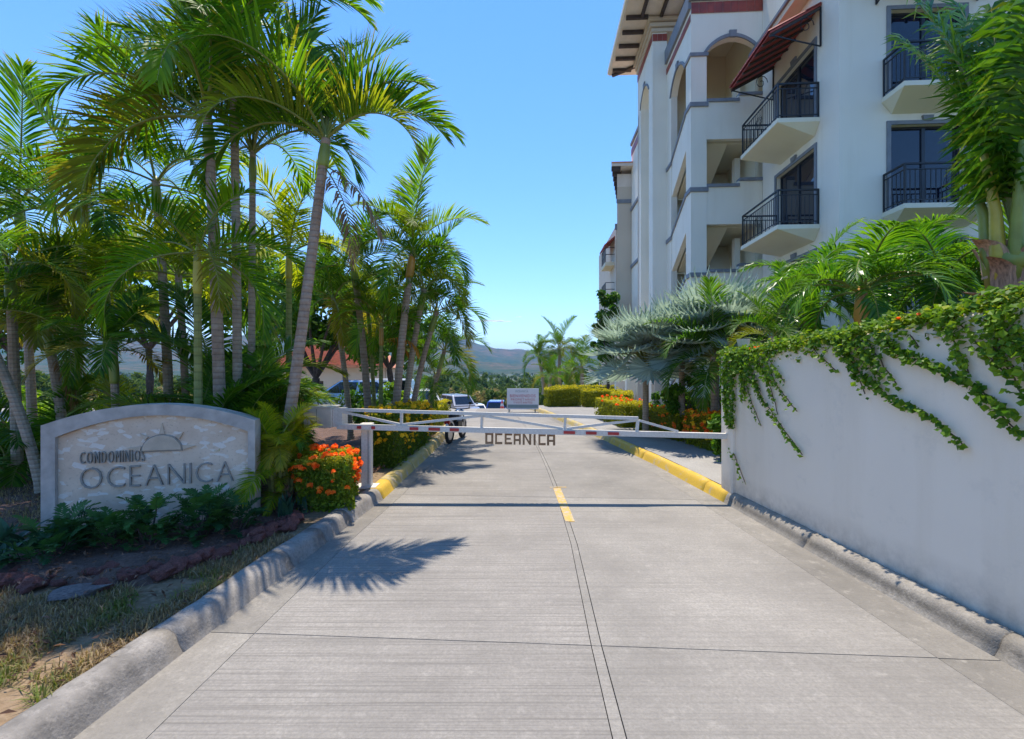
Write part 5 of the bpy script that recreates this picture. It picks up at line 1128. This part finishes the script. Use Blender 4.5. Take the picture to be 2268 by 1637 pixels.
car('grey car parked between the roof rack one and the white sedan', ground_at(-3.7,32), R(-62), M['car_grey'], 'suv')
car('white sedan parked nose towards the drive next to the blue car', ground_at(-3.0,38.5), R(-75), M['car_white'])
car('deep blue car parked left of the notice board', ground_at(-1.35,40.5), R(88), M['car_blue'], 'suv')
car('white car mostly hidden behind the cluster of palms', ground_at(-7.4,25), R(180), M['car_white'], 'suv')
tc = thing('traffic_cone', 'small red traffic cone in front of the blue car', 'cone', (at(1112,0,27).x, 27, prof(27)))
MB().box(-.2,.2,-.2,.2,0,.04).build('base', M['tyre'], tc); MB().tube([(0,0,.042),(0,0,.75)], [.15,.025], 14).build('cone_body', M['cone'], tc); MB().tube([(0,0,.36),(0,0,.52)], [.103,.073], 14, caps=False).build('white_band', M['signwhite'], tc)
def motorcycle():
    r = thing('motorcycle', 'dark motorcycle with pale mudguards parked against the left kerb beyond the barrier', 'motorcycle', (-1.42, 11.6, 0), R(78))
    for x in (-.62,.62):
        pts = [(x+.28*math.cos(t*.3491), 0, .31+.28*math.sin(t*.3491)) for t in range(19)]; wh = MB().tube(pts, .055, 8, caps=False).build('wheel', M['tyre'], r)
        MB().tube([(x,-.03,.31),(x,.03,.31)], [.21,.21], 16).build('rim', M['rim'], wh)
        MB().tube([(x+.36*math.cos(R(a)), 0, .31+.36*math.sin(R(a))) for a in range(20,161,20)], [.05]*8, 6).build('mudguard', M['car_white'], r)
    MB().tube([(-.5,0,.78),(-.1,0,.74),(.05,0,.76)], [.09,.13,.10], 10).build('seat', M['tyre'], r, sm=True); MB().tube([(.02,0,.78),(.2,0,.84),(.42,0,.82)], [.10,.15,.08], 10).build('fuel_tank', M['car_grey'], r, sm=True)
    MB().box(-.18,.22,-.13,.13,.3,.62).build('engine', M['iron'], r); MB().tube([(.62,.08,.31),(.42,.08,.92)], .03, 8).tube([(.62,-.08,.31),(.42,-.08,.92)], .03, 8).build('fork', M['rim'], r)
    MB().tube([(.35,-.34,1.0),(.42,-.1,.96),(.42,.1,.96),(.35,.34,1.0)], .018, 8).build('handlebar', M['iron'], r); MB().tube([(.46,0,.86),(.56,0,.86)], [.09,.08], 12).build('headlight', M['lamp_white'], r)
    for s in (-1,1): MB().tube([(.36,s*.3,1.0),(.34,s*.36,1.14)], .01, 6).box(.33,.35,s*.36-.05,s*.36+.05,1.12,1.2).build('mirror', M['iron'], r)
    r.scale = (.8,.8,.8); MB().tube([(.1,-.15,.3),(-.8,-.17,.4)], [.03,.05], 8).build('exhaust', M['rim'], r); MB().box(-.86,-.78,-.08,.08,.6,.74).build('tail_light', M['lamp_red'], r)
motorcycle()

# ------------------------------------------------------------------ tiled house and street lamp behind the palms
hs_ = thing('tiled_house', 'small cream house with a terracotta tiled roof behind the forked tree', 'house', (-14.3, 36, -2.1), R(4))
wm = wall_holes(lambda s,z,d: (s,d,z), -4.2, 4.2, 0, 4.2, [(-1.6,-.6,1.6,3.0),(1.8,3.0,1.6,3.0)], .2); wm.box(-4.2,4.2,.25,6,0,4.19); wm.build('wall', M['beige'], hs_)
for x0, x1 in ((-1.6,-.6),(1.8,3.0)): MB().box(x0+.02, x1-.02, .12, .16, 1.62, 2.98).build('window', M['glass'], hs_)
rf = MB().add([(-4.8,-.7,4.05),(4.8,-.7,4.05),(2.6,3,6.2),(-2.6,3,6.2),(-4.8,6.7,4.05),(4.8,6.7,4.05)], [(0,1,2,3),(1,5,2),(5,4,3,2),(4,0,3)]).build('roof', M['terracotta'], hs_)
for r_ in range(13):
    t = r_/13; x0, x1 = lerp(-4.8,-2.6,t), lerp(4.8,2.6,t); y, z = lerp(-.7,3,t), lerp(4.05,6.2,t); MB().box(x0, x1, y-.03, y+.26, z-.02, z+.07+.12).build('tile_course', M['terracotta'], rf)
sl_ = thing('street_lamp', 'pale post lamp standing among the palms behind the sign', 'street lamp', (at(257,0,13).x, 13, .1))
MB().tube([(0,0,0),(0,0,4.3)], [.06,.045], 10).build('pole', M['greytrim'], sl_); MB().box(-.11,.11,-.11,.11,4.32,4.95).build('lamp_head', M['signwhite'], sl_); MB().box(-.16,.16,-.16,.16,4.953,5.0).build('lamp_cap', M['greytrim'], sl_)

# ------------------------------------------------------------------ brush in the valley, cloud, haze
rnd = random.Random(21); mb = MB()
for k in range(3600):
    r_ = 52*(1500/52)**(rnd.random()**1.1); az = R(rnd.uniform(-50, 36)); x, y = r_*math.sin(az), r_*math.cos(az)
    if y < 46: continue
    big = rnd.random() < .35 and r_ > 85; h = rnd.uniform(3.2,6.2) if big else rnd.uniform(1.3,2.9); rad = h*rnd.uniform(.6,1.2); tint0 = rnd.random(); dry = 0 if big else (1 if rnd.random() < .45 else 0)
    z0 = prof(y) - .1; n = int(max(30, 140*min(1, 90/r_))); sz = h*.19*max(1, (r_/110)**.6)
    P, Nn = clump_points(rnd, (x, y, z0+h*.5), (rad*.7, rad*.7, h*.5), 6, n//6)
    leaves(mb, P, Nn, sz, rnd, tint=lambda p, q: min(1, max(0, tint0*.7 + q.random()*.4)), age=lambda p, q: dry*q.uniform(.4,1))
mb.build('valley_brush', M['brush'], kind='stuff')

hz = bpy.data.materials.new('haze'); hz.use_nodes = True; ht = hz.node_tree; ht.nodes.clear()
pv = ht.nodes.new('ShaderNodeVolumePrincipled'); pv.inputs['Color'].default_value = (.34,.60,1,1); pv.inputs['Density'].default_value = .0002; pv.inputs['Anisotropy'].default_value = .1
ho = ht.nodes.new('ShaderNodeOutputMaterial'); ht.links.new(pv.outputs[0], ho.inputs['Volume'])
MB().box(-7200, 7200, -7200, 7200, -16, 345).build('haze', hz, kind='stuff')

cm, ct, cp = nodes('cloud'); cp.inputs['Base Color'].default_value = (.95,.95,.95,1); cp.inputs['Roughness'].default_value = 1; cp.inputs['Specular IOR Level'].default_value = 0
tr_ = ct.nodes.new('ShaderNodeBsdfTranslucent'); tr_.inputs[0].default_value = (.95,.95,.95,1); mx_ = ct.nodes.new('ShaderNodeMixShader'); mx_.inputs[0].default_value = .6
ct.links.new(cp.outputs[0], mx_.inputs[1]); ct.links.new(tr_.outputs[0], mx_.inputs[2]); ct.links.new(mx_.outputs[0], ct.nodes['Material Output'].inputs[0])
for u, v, sx_, sz_ in ((1088,711,200,26),(1118,712,110,14),(1062,712,90,12),(1148,702,50,12)):
    p = at(u, v, 9000); c_ = rock_mesh(3, cm); import bmesh as bq; b_ = bq.new(); b_.from_mesh(c_); bq.ops.delete(b_, geom=[f for f in b_.faces if f.normal.z < .02], context='FACES'); b_.to_mesh(c_); b_.free(); put(c_, 'cloud', None, p, (0,0,0), (sx_, sx_*.8, sz_), kind='stuff')
